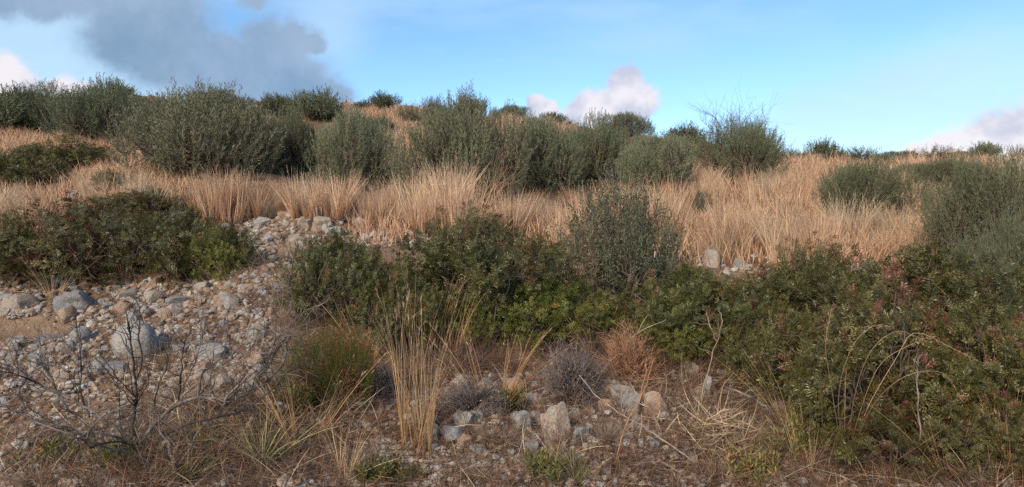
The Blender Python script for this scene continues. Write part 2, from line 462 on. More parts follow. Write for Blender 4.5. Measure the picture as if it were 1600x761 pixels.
# ------------------------------------------------------------------ shrubs: builders return (foliage mesh, branch mesh) for a shrub about 1 m in radius, 1 m high
def lobes(n, r, flat=1.0, seed=0, rr=(.28, .42)):
    q = np.random.default_rng(seed)
    th = np.linspace(0, 6.283, n, endpoint=False) + q.uniform(-.5, .5, n)
    rad = np.where(np.arange(n) % 3 == 0, q.uniform(0, .35, n), q.uniform(.4, .72, n))
    C = np.stack([np.cos(th) * rad, np.sin(th) * rad, q.uniform(.30, .62, n) * (1.15 - rad * .65) * flat], -1)
    Rr = q.uniform(*rr, n)[:, None] * np.array([1, 1, 1.05])
    return C, Rr


def shoot_points(C, Rr, n, q, inner=.2, up=.35):
    """shoot bases spread over and inside the lobes, and their outward direction"""
    P = np.zeros((0, 3)); D = np.zeros((0, 3)); K = np.zeros(0, int)
    while len(P) < n:
        k = q.integers(0, len(C), n * 2)
        d = norm(q.normal(size=(n * 2, 3)) + np.array([0, 0, up]))
        s = np.where(q.random(n * 2) < inner, q.uniform(.3, .8, n * 2), q.uniform(.75, 1.0, n * 2))
        p = C[k] + d * Rr[k] * s[:, None]
        ins = np.zeros(n * 2)
        for c, r in zip(C, Rr):
            ins = np.maximum(ins, (np.linalg.norm((p - c) / r, axis=1) < .72).astype(float))
        keep = (p[:, 2] > .02) & ((ins < .5) | (q.random(n * 2) < inner))
        P = np.concatenate([P, p[keep]]); D = np.concatenate([D, d[keep]]); K = np.concatenate([K, k[keep]])
    return P[:n], D[:n], K[:n]


def branch_mesh(C, P, K, q, mat, n_twigs=260, r0=.026):
    polys, rads = [], []
    for c in C:
        b = np.array([q.normal() * .05, q.normal() * .05, -.08])
        polys.append(crooked(b, c, 7, .05, q)); rads.append(np.linspace(r0, r0 * .45, 7))
    for i in q.choice(len(P), min(n_twigs, len(P)), replace=False):
        c = C[K[i]]; a = c * q.uniform(.5, 1.0)
        polys.append(crooked(a, P[i], 5, .07, q)); rads.append(np.linspace(r0 * .35, r0 * .1, 5))
    V, F = tubes(polys, rads, 5)
    return make_mesh('branches', V, F, mat, smooth=True)


def lentisk(seed, mat, n_shoot=620, n_leaf=11, n_let=4, leaf_len=.055, let_len=.029, let_w=.0105, shoot_len=.21, n_lobe=19):
    q = np.random.default_rng(seed)
    C, Rr = lobes(n_lobe, 1, seed=seed, rr=(.17, .33))
    P, D, K = shoot_points(C, Rr, n_shoot, q, inner=.28)
    D = norm(D + np.array([0, 0, .45]) + q.normal(size=D.shape) * .3)
    sb = q.random(n_shoot)
    # shoots cluster by colour: neighbours on one lobe share their vigour
    sb = np.clip(sb * .68 + q.random(len(C))[K] * .36 - .02, 0, 1)
    tt = (np.arange(n_leaf) + .5) / n_leaf
    LP = (P[:, None] + D[:, None] * (shoot_len * (tt - .35))[None, :, None]).reshape(-1, 3)
    Dn = np.repeat(D, n_leaf, 0); Kt = np.tile(tt, n_shoot); B = np.repeat(sb, n_leaf)
    az = np.tile(np.arange(n_leaf) * 2.4, n_shoot) + np.repeat(q.uniform(0, 6.28, n_shoot), n_leaf)
    S0 = side_of(Dn, q); T0 = np.cross(Dn, S0)
    radial = S0 * np.cos(az)[:, None] + T0 * np.sin(az)[:, None]
    LD = norm(Dn * (.35 + .5 * Kt[:, None]) + radial + np.array([0, 0, .1]) + q.normal(size=Dn.shape) * .15)
    LS = norm(np.cross(LD, Dn + q.normal(size=Dn.shape) * .15))
    lr = q.random(len(LP))
    Vs, Fs, Ts, off = [], [], [], 0
    for j in range(n_let):
        for sg in (-1, 1):
            p = LP + LD * (leaf_len * (.25 + .75 * j / (n_let - 1)))
            d = norm(LD * .55 + LS * sg * .85 + q.normal(size=LD.shape) * .18)
            s = norm(LD - d * (LD * d).sum(1, keepdims=True))
            t = np.stack([np.clip(lr * .6 + q.random(len(lr)) * .4, 0, 1), Kt, B], -1)
            V, F, T = leaves(p, d, s, let_len * q.uniform(.75, 1.2, len(p)), let_w * q.uniform(.8, 1.2, len(p)), t)
            Vs.append(V); Fs.append(F + off); Ts.append(T); off += len(V)
    fol = make_mesh('foliage', np.concatenate(Vs), np.concatenate(Fs), mat, np.concatenate(Ts))
    return fol, branch_mesh(C, P, K, q, M['bark'])


def olive_shrub(seed, mat, n_shoot=1600, n_leaf=28, L=.042, W=.0085, shoot_len=.25, up=1.15, open_=.55, n_lobe=14, flat=1.0, bark='bark', inner=.2):
    """dense round shrub of upright leafy shoots with narrow leaves"""
    q = np.random.default_rng(seed)
    C, Rr = lobes(n_lobe, 1, flat, seed=seed)
    P, D, K = shoot_points(C, Rr, n_shoot, q, inner=inner)
    D = norm(D * .75 + np.array([0, 0, up]) + q.normal(size=D.shape) * .22)
    sl = shoot_len * q.uniform(.5, 1.35, n_shoot)
    sb = np.clip(q.random(n_shoot) * .6 + q.random(len(C))[K] * .4, 0, 1)
    tt = (np.arange(n_leaf) + .5) / n_leaf
    LP = (P[:, None] + D[:, None] * (sl[:, None] * (tt - .3)[None])[..., None]).reshape(-1, 3)
    Dn = np.repeat(D, n_leaf, 0); Kt = np.tile(tt, n_shoot)
    LD = norm(Dn * .7 + side_of(Dn, q) * open_ + q.normal(size=Dn.shape) * .12)
    LS = side_of(LD, q)
    t = np.stack([q.random(len(LP)), Kt, np.repeat(sb, n_leaf)], -1)
    V, F, T = leaves(LP, LD, LS, L * q.uniform(.7, 1.25, len(LP)), W * q.uniform(.8, 1.2, len(LP)), t)
    fol = make_mesh('foliage', V, F, mat, T)
    return fol, branch_mesh(C, P, K, q, M[bark])


PROTO = {}
def protos():
    PROTO['lentisk_a'] = lentisk(21, M['lentisk'], n_shoot=520)
    PROTO['lentisk_b'] = lentisk(22, M['lentisk'], n_shoot=460, n_lobe=16)
    PROTO['lentisk_c'] = lentisk(23, M['lentisk'], n_shoot=420, n_lobe=14)
    PROTO['bright'] = lentisk(24, M['lentisk_bright'], n_shoot=420, n_leaf=10, n_let=3, let_len=.032, let_w=.012, shoot_len=.22)
    PROTO['olive_a'] = olive_shrub(31, M['olive'])
    PROTO['olive_b'] = olive_shrub(32, M['olive'], n_shoot=1400, shoot_len=.30)
    PROTO['olive_c'] = olive_shrub(33, M['olive_dark'], n_shoot=1300, n_leaf=26)
    PROTO['grey'] = olive_shrub(34, M['greyleaf'], n_shoot=950, n_leaf=20, L=.040, W=.012, up=.65, open_=.95, shoot_len=.30, n_lobe=12, inner=.35)
    PROTO['broom_a'] = olive_shrub(35, M['broom'], n_shoot=1500, n_leaf=26, L=.048, W=.0065, up=.6, open_=.6, shoot_len=.28)
    PROTO['heath'] = olive_shrub(36, M['heath'], n_shoot=1300, n_leaf=30, L=.028, W=.006, up=1.3, open_=.45, shoot_len=.34, n_lobe=10, bark='bark_red')
    PROTO['scrub'] = olive_shrub(38, M['scrub'], n_shoot=260, n_leaf=14, L=.07, W=.022, shoot_len=.6, n_lobe=9, up=1.0, inner=.5)
    PROTO['far'] = olive_shrub(37, M['olive_dark'], n_shoot=420, n_leaf=18, L=.085, W=.028, shoot_len=.5, n_lobe=8, up=1.1, inner=.3)
protos()
for _k, (_f, _b) in list(PROTO.items()):
    _c = np.empty(len(_f.vertices) * 3, np.float32); _f.vertices.foreach_get('co', _c)
    PROTO[_k] = (_f, _b, _c.reshape(-1, 3)[::41])


def shrub(kind, label, px, py, w, h, name='shrub', cat='shrub', group=None, rz=None, sink=0.03):
    """a shrub whose foot shows at photo pixel (px, py), w x h pixels large there"""
    p = ground1(px, py)
    d = p[1]
    rz = rng.uniform(0, 6.28) if rz is None else rz
    q = PROTO[kind][2]
    xr = q[:, 0] * math.cos(rz) - q[:, 1] * math.sin(rz)
    x0, x1 = np.percentile(xr, (1.0, 99.0)); ztop = np.percentile(q[:, 2], 99.0)
    r = w / FPX * d / 2
    yb = d + r * .3                                     # the trunk stands behind the front edge of the foliage
    k = yb / d
    sx = w / FPX * yb / (x1 - x0)
    x = (px - 800) / FPX * yb - (x0 + x1) / 2 * sx
    zg = float(height(x, yb))
    top = CAMZ + (360 - (py - h)) / FPX * yb            # height at which the crown has to end
    sz = max(top - zg, .35 * h / FPX * yb) / ztop
    sink += .06 * (top - zg); sz *= 1.06; loc = (x, yb, zg - sink)
    o = thing(name, label, cat, group, loc, 0, (1, 1, 1))
    f, b, ext = PROTO[kind]
    for nm, me in (('foliage', f), ('branches', b)):
        c = link(nm, me, o, kind='stuff' if nm == 'foliage' else None)
        c.rotation_euler = (0, 0, rz); c.scale = (sx, sx, sz)
    return o


G_OLIVE = 'grey green shrubs across the middle of the slope'
G_RIDGE = 'small shrubs along the ridge line'
G_LENT = 'dark green leathery shrubs in front'
# middle belt
shrub('olive_a', 'broad round grey-green shrub, largest on the slope, under the grey cloud', 322, 280, 220, 140, group=G_OLIVE)
shrub('olive_c', 'narrow dark green shrub wedged beside the broad round shrub under the grey cloud', 458, 275, 110, 105, group=G_OLIVE)
shrub('olive_b', 'pale grey-green shrub with upright shoots behind the tawny grass clumps', 562, 298, 140, 124, group=G_OLIVE)
shrub('olive_b', 'tall bushy grey-green shrub behind the reddest tall grass clump', 722, 318, 195, 165, group=G_OLIVE, rz=1.0)
shrub('olive_a', 'grey-green shrub of upright shoots merging with its taller neighbour', 845, 300, 135, 112, group=G_OLIVE, rz=2.6)
shrub('olive_c', 'dark rounded shrub in front of the white cumulus cloud', 932, 284, 135, 102, group=G_OLIVE, rz=.4)
shrub('olive_a', 'low grey-green shrub beside the dark rounded one, grass at its foot', 1025, 290, 110, 80, group=G_OLIVE, rz=4.0)
shrub('broom_a', 'rounded green shrub with bare twigs sticking out above it', 1162, 285, 135, 98, group=G_OLIVE, rz=.9)
shrub('broom_a', 'soft feathery green shrub standing alone in the straw-coloured grass', 1360, 358, 160, 108, group=G_OLIVE, rz=2.2)
shrub('broom_a', 'big feathery blue-green shrub at the edge of the view, above the leathery bushes', 1545, 440, 205, 192, group=G_OLIVE, rz=3.9)
shrub('broom_a', 'feathery green shrub leaning in at the picture edge over the bushy mass', 1592, 530, 200, 195, group=G_OLIVE, rz=5.3)
shrub('broom_a', 'feathery shrub uphill of the big one, near the rock outcrop', 1482, 305, 100, 60, group=G_OLIVE, rz=1.3)
shrub('olive_c', 'dark green shrub with a bare pale branch in front, under white cloud', 165, 222, 140, 94, group=G_OLIVE, rz=1.1)
shrub('olive_c', 'dark spreading shrub next to the one with the bare pale branch', 75, 212, 130, 80, group=G_OLIVE, rz=2.1)
shrub('far', 'dark shrub cut by the picture edge below the white cloud', 5, 205, 90, 66, group=G_OLIVE, rz=.3)

# ridge shrubs
ridge = [
    ('far', 'dark shrub with spiky top breaking the skyline under the grey cloud', 495, 190, 75, 58),
    ('far', 'dark low shrub left of the spiky-topped one on the skyline', 432, 185, 70, 42),
    ('far', 'bluish small shrub on the ridge, first one right of the grey cloud', 598, 172, 56, 32),
    ('scrub', 'brown-green shrub below the ridge in tawny grass', 642, 195, 56, 42),
    ('scrub', 'low ridge shrub just above the tall bushy shrub', 680, 172, 44, 26),
    ('far', 'ridge shrub over the top of the tall bushy shrub', 735, 176, 50, 28),
    ('olive_a', 'small green ridge shrub in tawny grass beside the white cumulus', 800, 186, 56, 26),
    ('far', 'tiny dark shrub on the ridge against the little white cloud', 863, 192, 40, 20),
    ('olive_a', 'shrub on the ridge right in front of the white cumulus', 978, 212, 84, 40),
    ('far', 'dark shrub on the ridge beside the white cumulus', 1068, 226, 58, 38),
    ('far', 'dark round shrub alone on the low part of the skyline', 1284, 242, 44, 28),
    ('scrub', 'thin scrubby shrub on the skyline next to the dark round one', 1340, 250, 64, 28),
    ('olive_a', 'flat grey-green shrub on the low skyline', 1395, 256, 60, 24),
    ('scrub', 'shrub on the skyline in front of the white cloud bank', 1462, 254, 80, 34),
    ('far', 'dark shrub on the skyline near the rock outcrop', 1540, 246, 42, 28),
    ('scrub', 'small shrub on the skyline at the picture edge by the rocks', 1592, 242, 34, 22),
    ('scrub', 'low brown-green shrub just beyond the bare-twigged skyline shrub', 1235, 248, 40, 22),
    ('olive_c', 'low shrub on the skyline above the broad round shrub', 345, 172, 90, 36),
    ('scrub', 'low dull shrub on the skyline between two taller clumps', 245, 172, 90, 30),
    ('far', 'tufty green shrub topping the skyline beside the low white cloud', 178, 165, 64, 44),
    ('scrub', 'small shrub on the skyline above the straw patch at the edge', 45, 165, 50, 30),
    ('far', 'dark shrub low on the slope between the grass and the ridge', 1105, 250, 60, 30),
    ('olive_a', 'small shrub half hidden above the soft feathery one', 1420, 285, 60, 36),
    ('far', 'small dark green shrub uphill of the tawny grass gap', 590, 210, 50, 34),
]
for i, (k, lab, px, py, w, h) in enumerate(ridge):
    shrub(k, lab, px, py, w, h * .85, group=G_RIDGE, rz=i * 1.9)

for i, (k, lab, px, py, w, h) in enumerate([
    ('grey', 'small sprig of grey-green leaves standing in the golden grass field', 1098, 345, 34, 50),
    ('scrub', 'little olive weed in the far grass field above the feathery shrub', 1290, 292, 34, 24),
    ('scrub', 'little brown-green weed in the grass right below the rounded green shrub', 1215, 330, 30, 22),
    ('lentisk_c', 'small green weed at the foot of the tawny clump', 705, 372, 34, 22),
    ('scrub', 'olive weed beside the stony path under the broad round shrub', 300, 330, 50, 36),
    ('scrub', 'dull weed tuft between the two golden grass clumps', 420, 345, 34, 30),
    ('lentisk_b', 'green weed in pale straw left of the white flat stone', 180, 300, 60, 36),
    ('scrub', 'brown-green scrub beside the broad round shrub under the grey cloud', 225, 238, 70, 70),
    ('scrub', 'olive scrub behind the red-tinged shrub at the picture edge', 55, 262, 80, 40),
    ('scrub', 'brownish weed in the straw patch below the dark spreading shrub', 250, 262, 60, 36),
    ('olive_c', 'dark low shrub under the reddish stems at the tall shrub foot', 775, 322, 80, 60)]):
    shrub(k, lab, px, py, w, h, group='small weeds in the dry grass', rz=i * 1.3)
for i in range(26):
    px = 20 + i * 62 + rng.uniform(-20, 20)
    py = float(np.interp(px, [0, 400, 650, 850, 1000, 1100, 1250, 1600], [158, 168, 178, 196, 218, 236, 250, 256])) + rng.uniform(-2, 14)
    shrub(['scrub', 'far', 'scrub', 'olive_c'][i % 4], ('brownish', 'dark', 'dull brown', 'olive')[i % 4] + ' tiny scrub on the ridge ' + next(w for x, w in ((150, 'under the low white cloud'), (330, 'below the left part of the grey cloud'), (545, 'below the right part of the grey cloud'), (700, 'in tawny grass just right of the grey cloud'), (860, 'in tawny grass left of the white cumulus'), (1040, 'below the white cumulus'), (1250, 'near the bare-twigged shrub'), (1430, 'on the low skyline before the white cloud bank'), (9999, 'under the white cloud bank')) if px < x), px, py, rng.uniform(22, 52), rng.uniform(12, 24), group='tiny scrubs dotting the ridge line', rz=i * 1.3)
# leathery foreground shrubs
front = [
    ('lentisk_a', 'dark green leathery shrub in the middle of the mound beside the scree', 130, 448, 225, 128),
    ('lentisk_b', 'green leathery shrub with yellow-green end beside the stony path', 295, 445, 165, 112),
    ('lentisk_c', 'dark leathery shrub with red leaves at the picture edge above the scree', 25, 450, 135, 105),
    ('lentisk_c', 'small dark leathery shrub above the mound, by the white flat stone', 210, 345, 120, 50),
    ('lentisk_b', 'red-tinged leathery shrub at the picture edge, in pale straw', 20, 302, 110, 62),
    ('lentisk_c', 'green shrub in pale straw under the dark spreading ones', 110, 270, 110, 52),
    ('lentisk_b', 'reddish leathery shrub behind the rust-topped heath', 555, 500, 165, 128),
    ('lentisk_a', 'dark leathery shrub at the centre with dead twigs through it', 750, 510, 220, 165),
    ('bright', 'yellow-green leafy shrub below the grey-leaved bush', 860, 540, 170, 105),
    ('lentisk_c', 'leafy green shrub behind the golden stalks, next to the heath', 625, 560, 110, 135),
    ('bright', 'small yellow-green leafy shrub beside the golden stalks', 735, 545, 110, 90),
    ('lentisk_b', 'leathery green shrub right of the grey-leaved bush, twigs at its foot', 1095, 552, 215, 128),
    ('lentisk_a', 'bushy leathery shrub with red leaves on top, below the grass field', 1280, 525, 165, 135),
    ('lentisk_b', 'wide leathery shrub filling the slope under the feathery blue-green one', 1430, 580, 290, 180),
    ('lentisk_a', 'large dark leathery shrub behind the arching grass stems', 1370, 690, 290, 230),
    ('lentisk_c', 'large leathery shrub at the lower corner of the picture', 1550, 700, 240, 210),
    ('lentisk_b', 'low leathery shrub with orange leaves beside the two pale stones', 1215, 620, 130, 130),
    ('lentisk_c', 'leathery shrub between the pair of pale stones and the bushy red-leaved one', 1195, 530, 140, 108),
    ('lentisk_c', 'low leathery shrub in front of the grey-leaved bush', 955, 525, 100, 66),
    ('bright', 'yellow-green shrub at the foot of the leathery one right of the grey-leaved bush', 1060, 560, 120, 80),
    ('lentisk_c', 'low leathery shrub along the bottom edge beside the arching stems', 1425, 745, 230, 130),
    ('lentisk_a', 'leathery shrub in the bottom corner below the orange-brown grass', 1575, 750, 200, 120),
    ('bright', 'small yellow-green sprig shrub at the end of the leathery mound', 335, 440, 80, 80),
]
for i, (k, lab, px, py, w, h) in enumerate(front):
    shrub(k, lab, px, py, w * 1.18, h * 1.06, group=G_LENT, rz=i * 2.3)
shrub('grey', 'tall airy grey-leaved shrub in front of the golden grass', 972, 485, 210, 200, rz=.7)
shrub('heath', 'feathery heath shrub with rust-red tips behind the dead branches', 512, 645, 150, 140, rz=.7)

# ------------------------------------------------------------------ grass
def tuft(seed, mat, n=260, r=.22, L=1.0, W=.006, lean=.16, droop=.16, segs=5, seed_share=.22, short=.35, hw=.8):
    q = np.random.default_rng(seed)
    m = max(6, n // 11); g = q.integers(0, m, n)                     # stalks stand in small bunches
    gt = q.uniform(0, 6.283, m); gr = r * np.sqrt(q.random(m))
    P = np.stack([np.cos(gt[g]) * gr[g], np.sin(gt[g]) * gr[g], np.full(n, -.03)], -1)
    P[:, :2] += q.normal(size=(n, 2)) * r * .07
    th = gt[g]; rr = gr[g]
    out = np.stack([np.cos(th), np.sin(th), np.zeros(n)], -1)
    gl = q.normal(size=(m, 3))[g] * np.array([lean, lean, .03]) * .6
    D = norm(np.array([0, 0, 1.0]) + out * (rr / r)[:, None] * lean * 1.5 + gl + q.normal(size=(n, 3)) * np.array([lean, lean, .03]) * .45)
    Ls = L * np.where(q.random(n) < short, q.uniform(.2, .6, n), q.uniform(.62, 1.05, n)) * q.uniform(.8, 1.05, m)[g]
    B = (out * q.uniform(-.3, 1.0, n)[:, None] + q.normal(size=(m, 3))[g] * .4 + q.normal(size=(n, 3)) * .35) * (droop * Ls)[:, None]; B[:, 2] = -np.abs(B[:, 2]) * .6
    t = np.stack([np.clip(q.random(n) * .5 + q.random(m)[g] * .5, 0, 1), np.zeros(n), np.clip(q.random(n) * .45 + q.random(m)[g] * .6, 0, 1)], -1)
    V, F, T, C = ribbons(P, D, Ls, W * q.uniform(.7, 1.3, n), B, segs, t)
    blades = make_mesh('blades', V, F, mat, T)
    k = np.where((q.random(n) < seed_share) & (Ls > .6 * L))[0]
    heads = None
    if len(k):
        m = 6
        tt = q.uniform(.74, 1.0, (len(k), m))
        i0 = np.minimum((tt * segs).astype(int), segs - 1); f = tt * segs - i0
        HP = C[k][np.arange(len(k))[:, None], i0] * (1 - f)[..., None] + C[k][np.arange(len(k))[:, None], i0 + 1] * f[..., None]
        ax = norm(C[k][:, -1] - C[k][:, -2])[:, None]
        HD = norm(ax + q.normal(size=(len(k), m, 3)) * .16).reshape(-1, 3)
        HP = HP.reshape(-1, 3)
        V, F, T = leaves(HP, HD, side_of(HD, q), L * .05 * q.uniform(.6, 1.3, len(HP)), W * hw, np.stack([q.random(len(HP)) * .6, q.random(len(HP)), q.random(len(HP))], -1))
        heads = make_mesh('seed_heads', V, F, M['seed'], T)
    return blades, heads


TUFT = {}
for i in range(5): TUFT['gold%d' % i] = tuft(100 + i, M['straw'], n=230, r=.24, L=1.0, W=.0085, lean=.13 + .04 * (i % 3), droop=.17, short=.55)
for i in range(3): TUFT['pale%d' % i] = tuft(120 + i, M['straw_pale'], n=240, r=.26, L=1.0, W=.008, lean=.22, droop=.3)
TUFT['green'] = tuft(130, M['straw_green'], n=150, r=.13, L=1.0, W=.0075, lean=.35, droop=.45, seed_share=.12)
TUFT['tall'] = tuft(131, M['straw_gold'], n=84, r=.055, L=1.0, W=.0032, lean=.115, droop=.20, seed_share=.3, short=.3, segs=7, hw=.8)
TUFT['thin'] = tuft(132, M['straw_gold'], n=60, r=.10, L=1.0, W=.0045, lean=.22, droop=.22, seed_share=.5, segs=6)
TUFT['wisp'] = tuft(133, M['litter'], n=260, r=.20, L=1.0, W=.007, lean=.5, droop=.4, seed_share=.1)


def grass(kind, label, px, py, h, wide=1.0, group=None, name='grass_tuft', rz=None, cat='grass tuft', metres=False):
    p, ok = ground([px], [py])
    if not ok[0]: return None
    p = p[0]; s = h if metres else h / FPX * p[1]
    o = thing(name, label, cat, group, p, rng.uniform(0, 6.28) if rz is None else rz, (s * wide, s * wide, s))
    b, hd = TUFT[kind]
    link('blades', b, o, kind='stuff')
    if hd: link('seed_heads', hd, o, kind='stuff')
    return o


G_GOLD = 'tall golden grass tufts on the slope'
spots = []
def sow(label, poly_rows, n, h0, h1, kinds, wide=(.75, 1.15)):
    """n tufts inside a band of the slope: rows (px0, px1, py) from the foot up; heights in metres"""
    spec = []
    for _ in range(n):
        t = rng.random(); i = min(int(t * (len(poly_rows) - 1)), len(poly_rows) - 2); f = t * (len(poly_rows) - 1) - i
        a, b = poly_rows[i], poly_rows[i + 1]
        x0, x1, y = (a[j] + (b[j] - a[j]) * f for j in range(3))
        spec.append((rng.uniform(x0, x1), y + rng.normal() * 2, rng.uniform(h0, h1)))
    hs = sorted(q[2] for q in spec); spec.sort()
    for j, (x, y, h) in enumerate(spec):
        size = 'low' if h < hs[n // 3] else 'tall' if h > hs[2 * n // 3] else 'middling'
        k = int(5 * j / n); where = ('at the left end', 'left of centre', 'amid', 'right of centre', 'at the right end')[k]
        grass(kinds[rng.integers(len(kinds))], size + ' ' + label.replace('tuft ', 'tuft ' + where + ' ', 1).replace(' in the ', ' of the ', 1) if k != 2 else size + ' ' + label.replace('tuft ', 'tuft amid ', 1).replace('amid in ', 'amid ', 1).replace('amid at ', 'amid those at ', 1), x, y, h, rng.uniform(*wide), G_GOLD, metres=True)

GOLD = ['gold%d' % i for i in range(5)]; PALE = ['pale%d' % i for i in range(3)]
sow('golden grass tuft in the clump before the round shrub', [(300, 412, 344), (300, 405, 330)], 13, .6, .92, GOLD)
sow('golden grass tuft in the row next to the stony path', [(430, 545, 342), (428, 540, 330)], 13, .55, .85, GOLD)
sow('tawny grass tuft in the big clump below the tall shrub', [(580, 725, 368), (575, 730, 350), (615, 715, 338)], 22, .7, 1.08, GOLD)
sow('golden grass tuft in the clump by the reddish stems', [(790, 845, 362), (790, 845, 348)], 7, .5, .8, GOLD)
sow('golden grass tuft in the stand behind the grey shrub', [(865, 1085, 392), (860, 1100, 365), (880, 1105, 346)], 22, .55, .92, GOLD)
sow('golden grass tuft in the near field above leathery shrubs', [(1120, 1440, 416), (1110, 1440, 388), (1100, 1410, 368)], 34, .45, .9, GOLD + PALE[:1])
sow('golden grass tuft in the far field below the ridge', [(1090, 1290, 345), (1075, 1290, 318), (1095, 1280, 298)], 20, .45, .75, GOLD + PALE[:1])
sow('pale straw tuft at the edge above the leathery mound', [(-10, 50, 358), (-10, 40, 330)], 6, .55, .8, PALE + GOLD[:1])
sow('pale straw tuft in the patch by a leathery shrub', [(135, 245, 330), (135, 225, 300)], 11, .4, .7, PALE)

def one(kind, label, px, py, h, wide=1.0, name='grass_tuft'): grass(kind, label, px, py, h, wide, None, name)
grass('tall', 'tall narrow sheaf of golden grass stalks rising from the stones in front', 640, 716, 320, .8, name='grass_sheaf')
grass('tall', 'shorter golden stalks leaning beside the tall narrow sheaf', 668, 712, 250, .8, name='grass_sheaf', rz=2.0)
grass('thin', 'thin brownish grass stems left of the ash-grey cushion shrub', 778, 640, 150, 1.3)
grass('green', 'half-green grass tuft at the foot of the dead branches', 410, 722, 140, 1.1)
grass('green', 'small half-green tuft under the crossing dead branches', 315, 705, 80, 1.0)
grass('thin', 'loose golden stems arching between the dead branches and the heath', 470, 700, 170, 1.3)
grass('wisp', 'wispy dry brown tuft beside the round grey boulder', 252, 575, 70, 1.2)
grass('wisp', 'dry pale tuft next to the big grey stone by the mound', 68, 500, 70, 1.0)
grass('pale0', 'short tan tuft on the stony path above the dead twigs', 455, 402, 52, .8)
grass('thin', 'straw stems over the front of the leathery mound', 85, 470, 90, 1.0)
grass('green', 'green arching grass growing through the large dark leathery shrub', 1310, 700, 170, .7)
grass('thin', 'orange-brown grass stems at the lower corner of the picture', 1575, 735, 150, 1.0)
for lab, px, py, h in (('straw stems standing in the wide leathery shrub under the feathery blue-green one', 1400, 520, 110), ('straw stems beside the bushy leathery shrub with red leaves', 1350, 480, 90), ('pale stems leaning over the low leathery shrub with orange leaves', 1195, 560, 100), ('stems rising in front of the centre leathery shrub', 705, 560, 130),
                       ('dry stems behind the heath with rust-red tips', 575, 560, 110), ('straw stems in the leathery mound beside its middle shrub', 195, 440, 110), ('stems at the picture edge in front of the big feathery shrub', 1570, 560, 130), ('stems over the bottom edge below the arching grass', 1480, 740, 150),
                       ('golden stems through the upper part of the large dark leathery shrub', 1300, 620, 120), ('golden stems through the wide leathery shrub beside the lone stick', 1465, 640, 130), ('long stems rising at the foot of the low leathery shrub with orange leaves', 1230, 665, 140), ('thin stems left of the yellow-green shrub at the centre', 685, 520, 110), ('thin stems in front of the low leathery shrub beside the grey-leaved bush', 930, 560, 100), ('thin stems at the end of the mound by the stony path', 370, 470, 80)):
    grass('thin', lab, px, py, h, 1.2)
grass('wisp', 'dry wispy tuft below the yellow-green shrub', 640, 600, 80, 1.3)
for lab, k, px, py, h in (('low half-green tuft on the lower edge below the tan boulder', 'green', 900, 755, 70), ('dry tuft on the lower edge below the straw heap', 'wisp', 1120, 750, 70), ('thin golden stems on the lower edge between the sheaf and the green tuft', 'thin', 540, 752, 110),
                          ('dry tuft on the lower edge beside the golden sheaf', 'wisp', 750, 752, 70), ('dry tuft in the lower corner under the dead branches', 'wisp', 60, 755, 70), ('half-green tuft on the lower edge under the burnt stump', 'green', 290, 750, 80), ('thin straw stems in front of the lower leathery shrub', 'thin', 1260, 740, 130), ('brown tuft by the pale angular stone', 'wisp', 950, 690, 60), ('brown tuft right of the reddish stone', 'wisp', 770, 690, 60)):
    grass(k, lab, px, py, h, 1.2)
grass('wisp', 'dry brown tuft under the leathery shrub right of the grey-leaved bush', 965, 540, 70, 1.6)
grass('pale1', 'dry straw tuft leaning out of the shrubs below the feathery blue-green one', 1470, 470, 70, 1.5)

# dry grass mass on the upper slope and low litter: uncountable, joined
def far_grass():
    px, py = [], []
    zones = [(0, 140, 190, 255, 300), (120, 230, 215, 300, 240), (150, 290, 290, 330, 120), (530, 660, 150, 200, 240), (600, 660, 190, 290, 220), (760, 900, 178, 212, 220), (560, 760, 160, 178, 100), (1040, 1110, 235, 300, 160),
             (1220, 1480, 256, 330, 800), (1400, 1600, 245, 300, 350), (1380, 1480, 330, 430, 160), (860, 1130, 345, 400, 130), (1100, 1420, 290, 420, 220), (560, 860, 345, 380, 80), (0, 520, 142, 190, 260), (0, 100, 300, 370, 120)]
    for x0, x1, y0, y1, n in zones:
        px.append(rng.uniform(x0, x1, n)); py.append(rng.uniform(y0, y1, n))
    P, ok = ground(np.concatenate(px), np.concatenate(py)); P = P[ok]
    nb = 26
    n = len(P) * nb
    B = np.repeat(P, nb, 0) + rng.normal(size=(n, 3)) * np.array([.16, .16, 0]); B[:, 2] = height(B[:, 0], B[:, 1]) - .02
    th = rng.uniform(0, 6.28, n)
    D = norm(np.array([0, 0, 1.0]) + rng.normal(size=(n, 3)) * .22)
    L = np.repeat(rng.uniform(.18, .5, len(P)), nb) * rng.uniform(.4, 1.1, n)
    bend = rng.normal(size=(n, 3)) * (L * .18)[:, None]; bend[:, 2] = -abs(bend[:, 2])
    t = np.stack([rng.random(n) * .6 + np.repeat(rng.random(len(P)), nb) * .4, np.zeros(n), rng.random(n)], -1)
    V, F, T, _ = ribbons(B, D, L, .010 + .0003 * B[:, 1], bend, 2, t)
    o = link('dry_grass', make_mesh('dry_grass', V, F, M['straw'], T), kind='stuff')
    o['label'] = 'mass of tawny dry grass covering the upper slope'; o['category'] = 'grass'
far_grass()


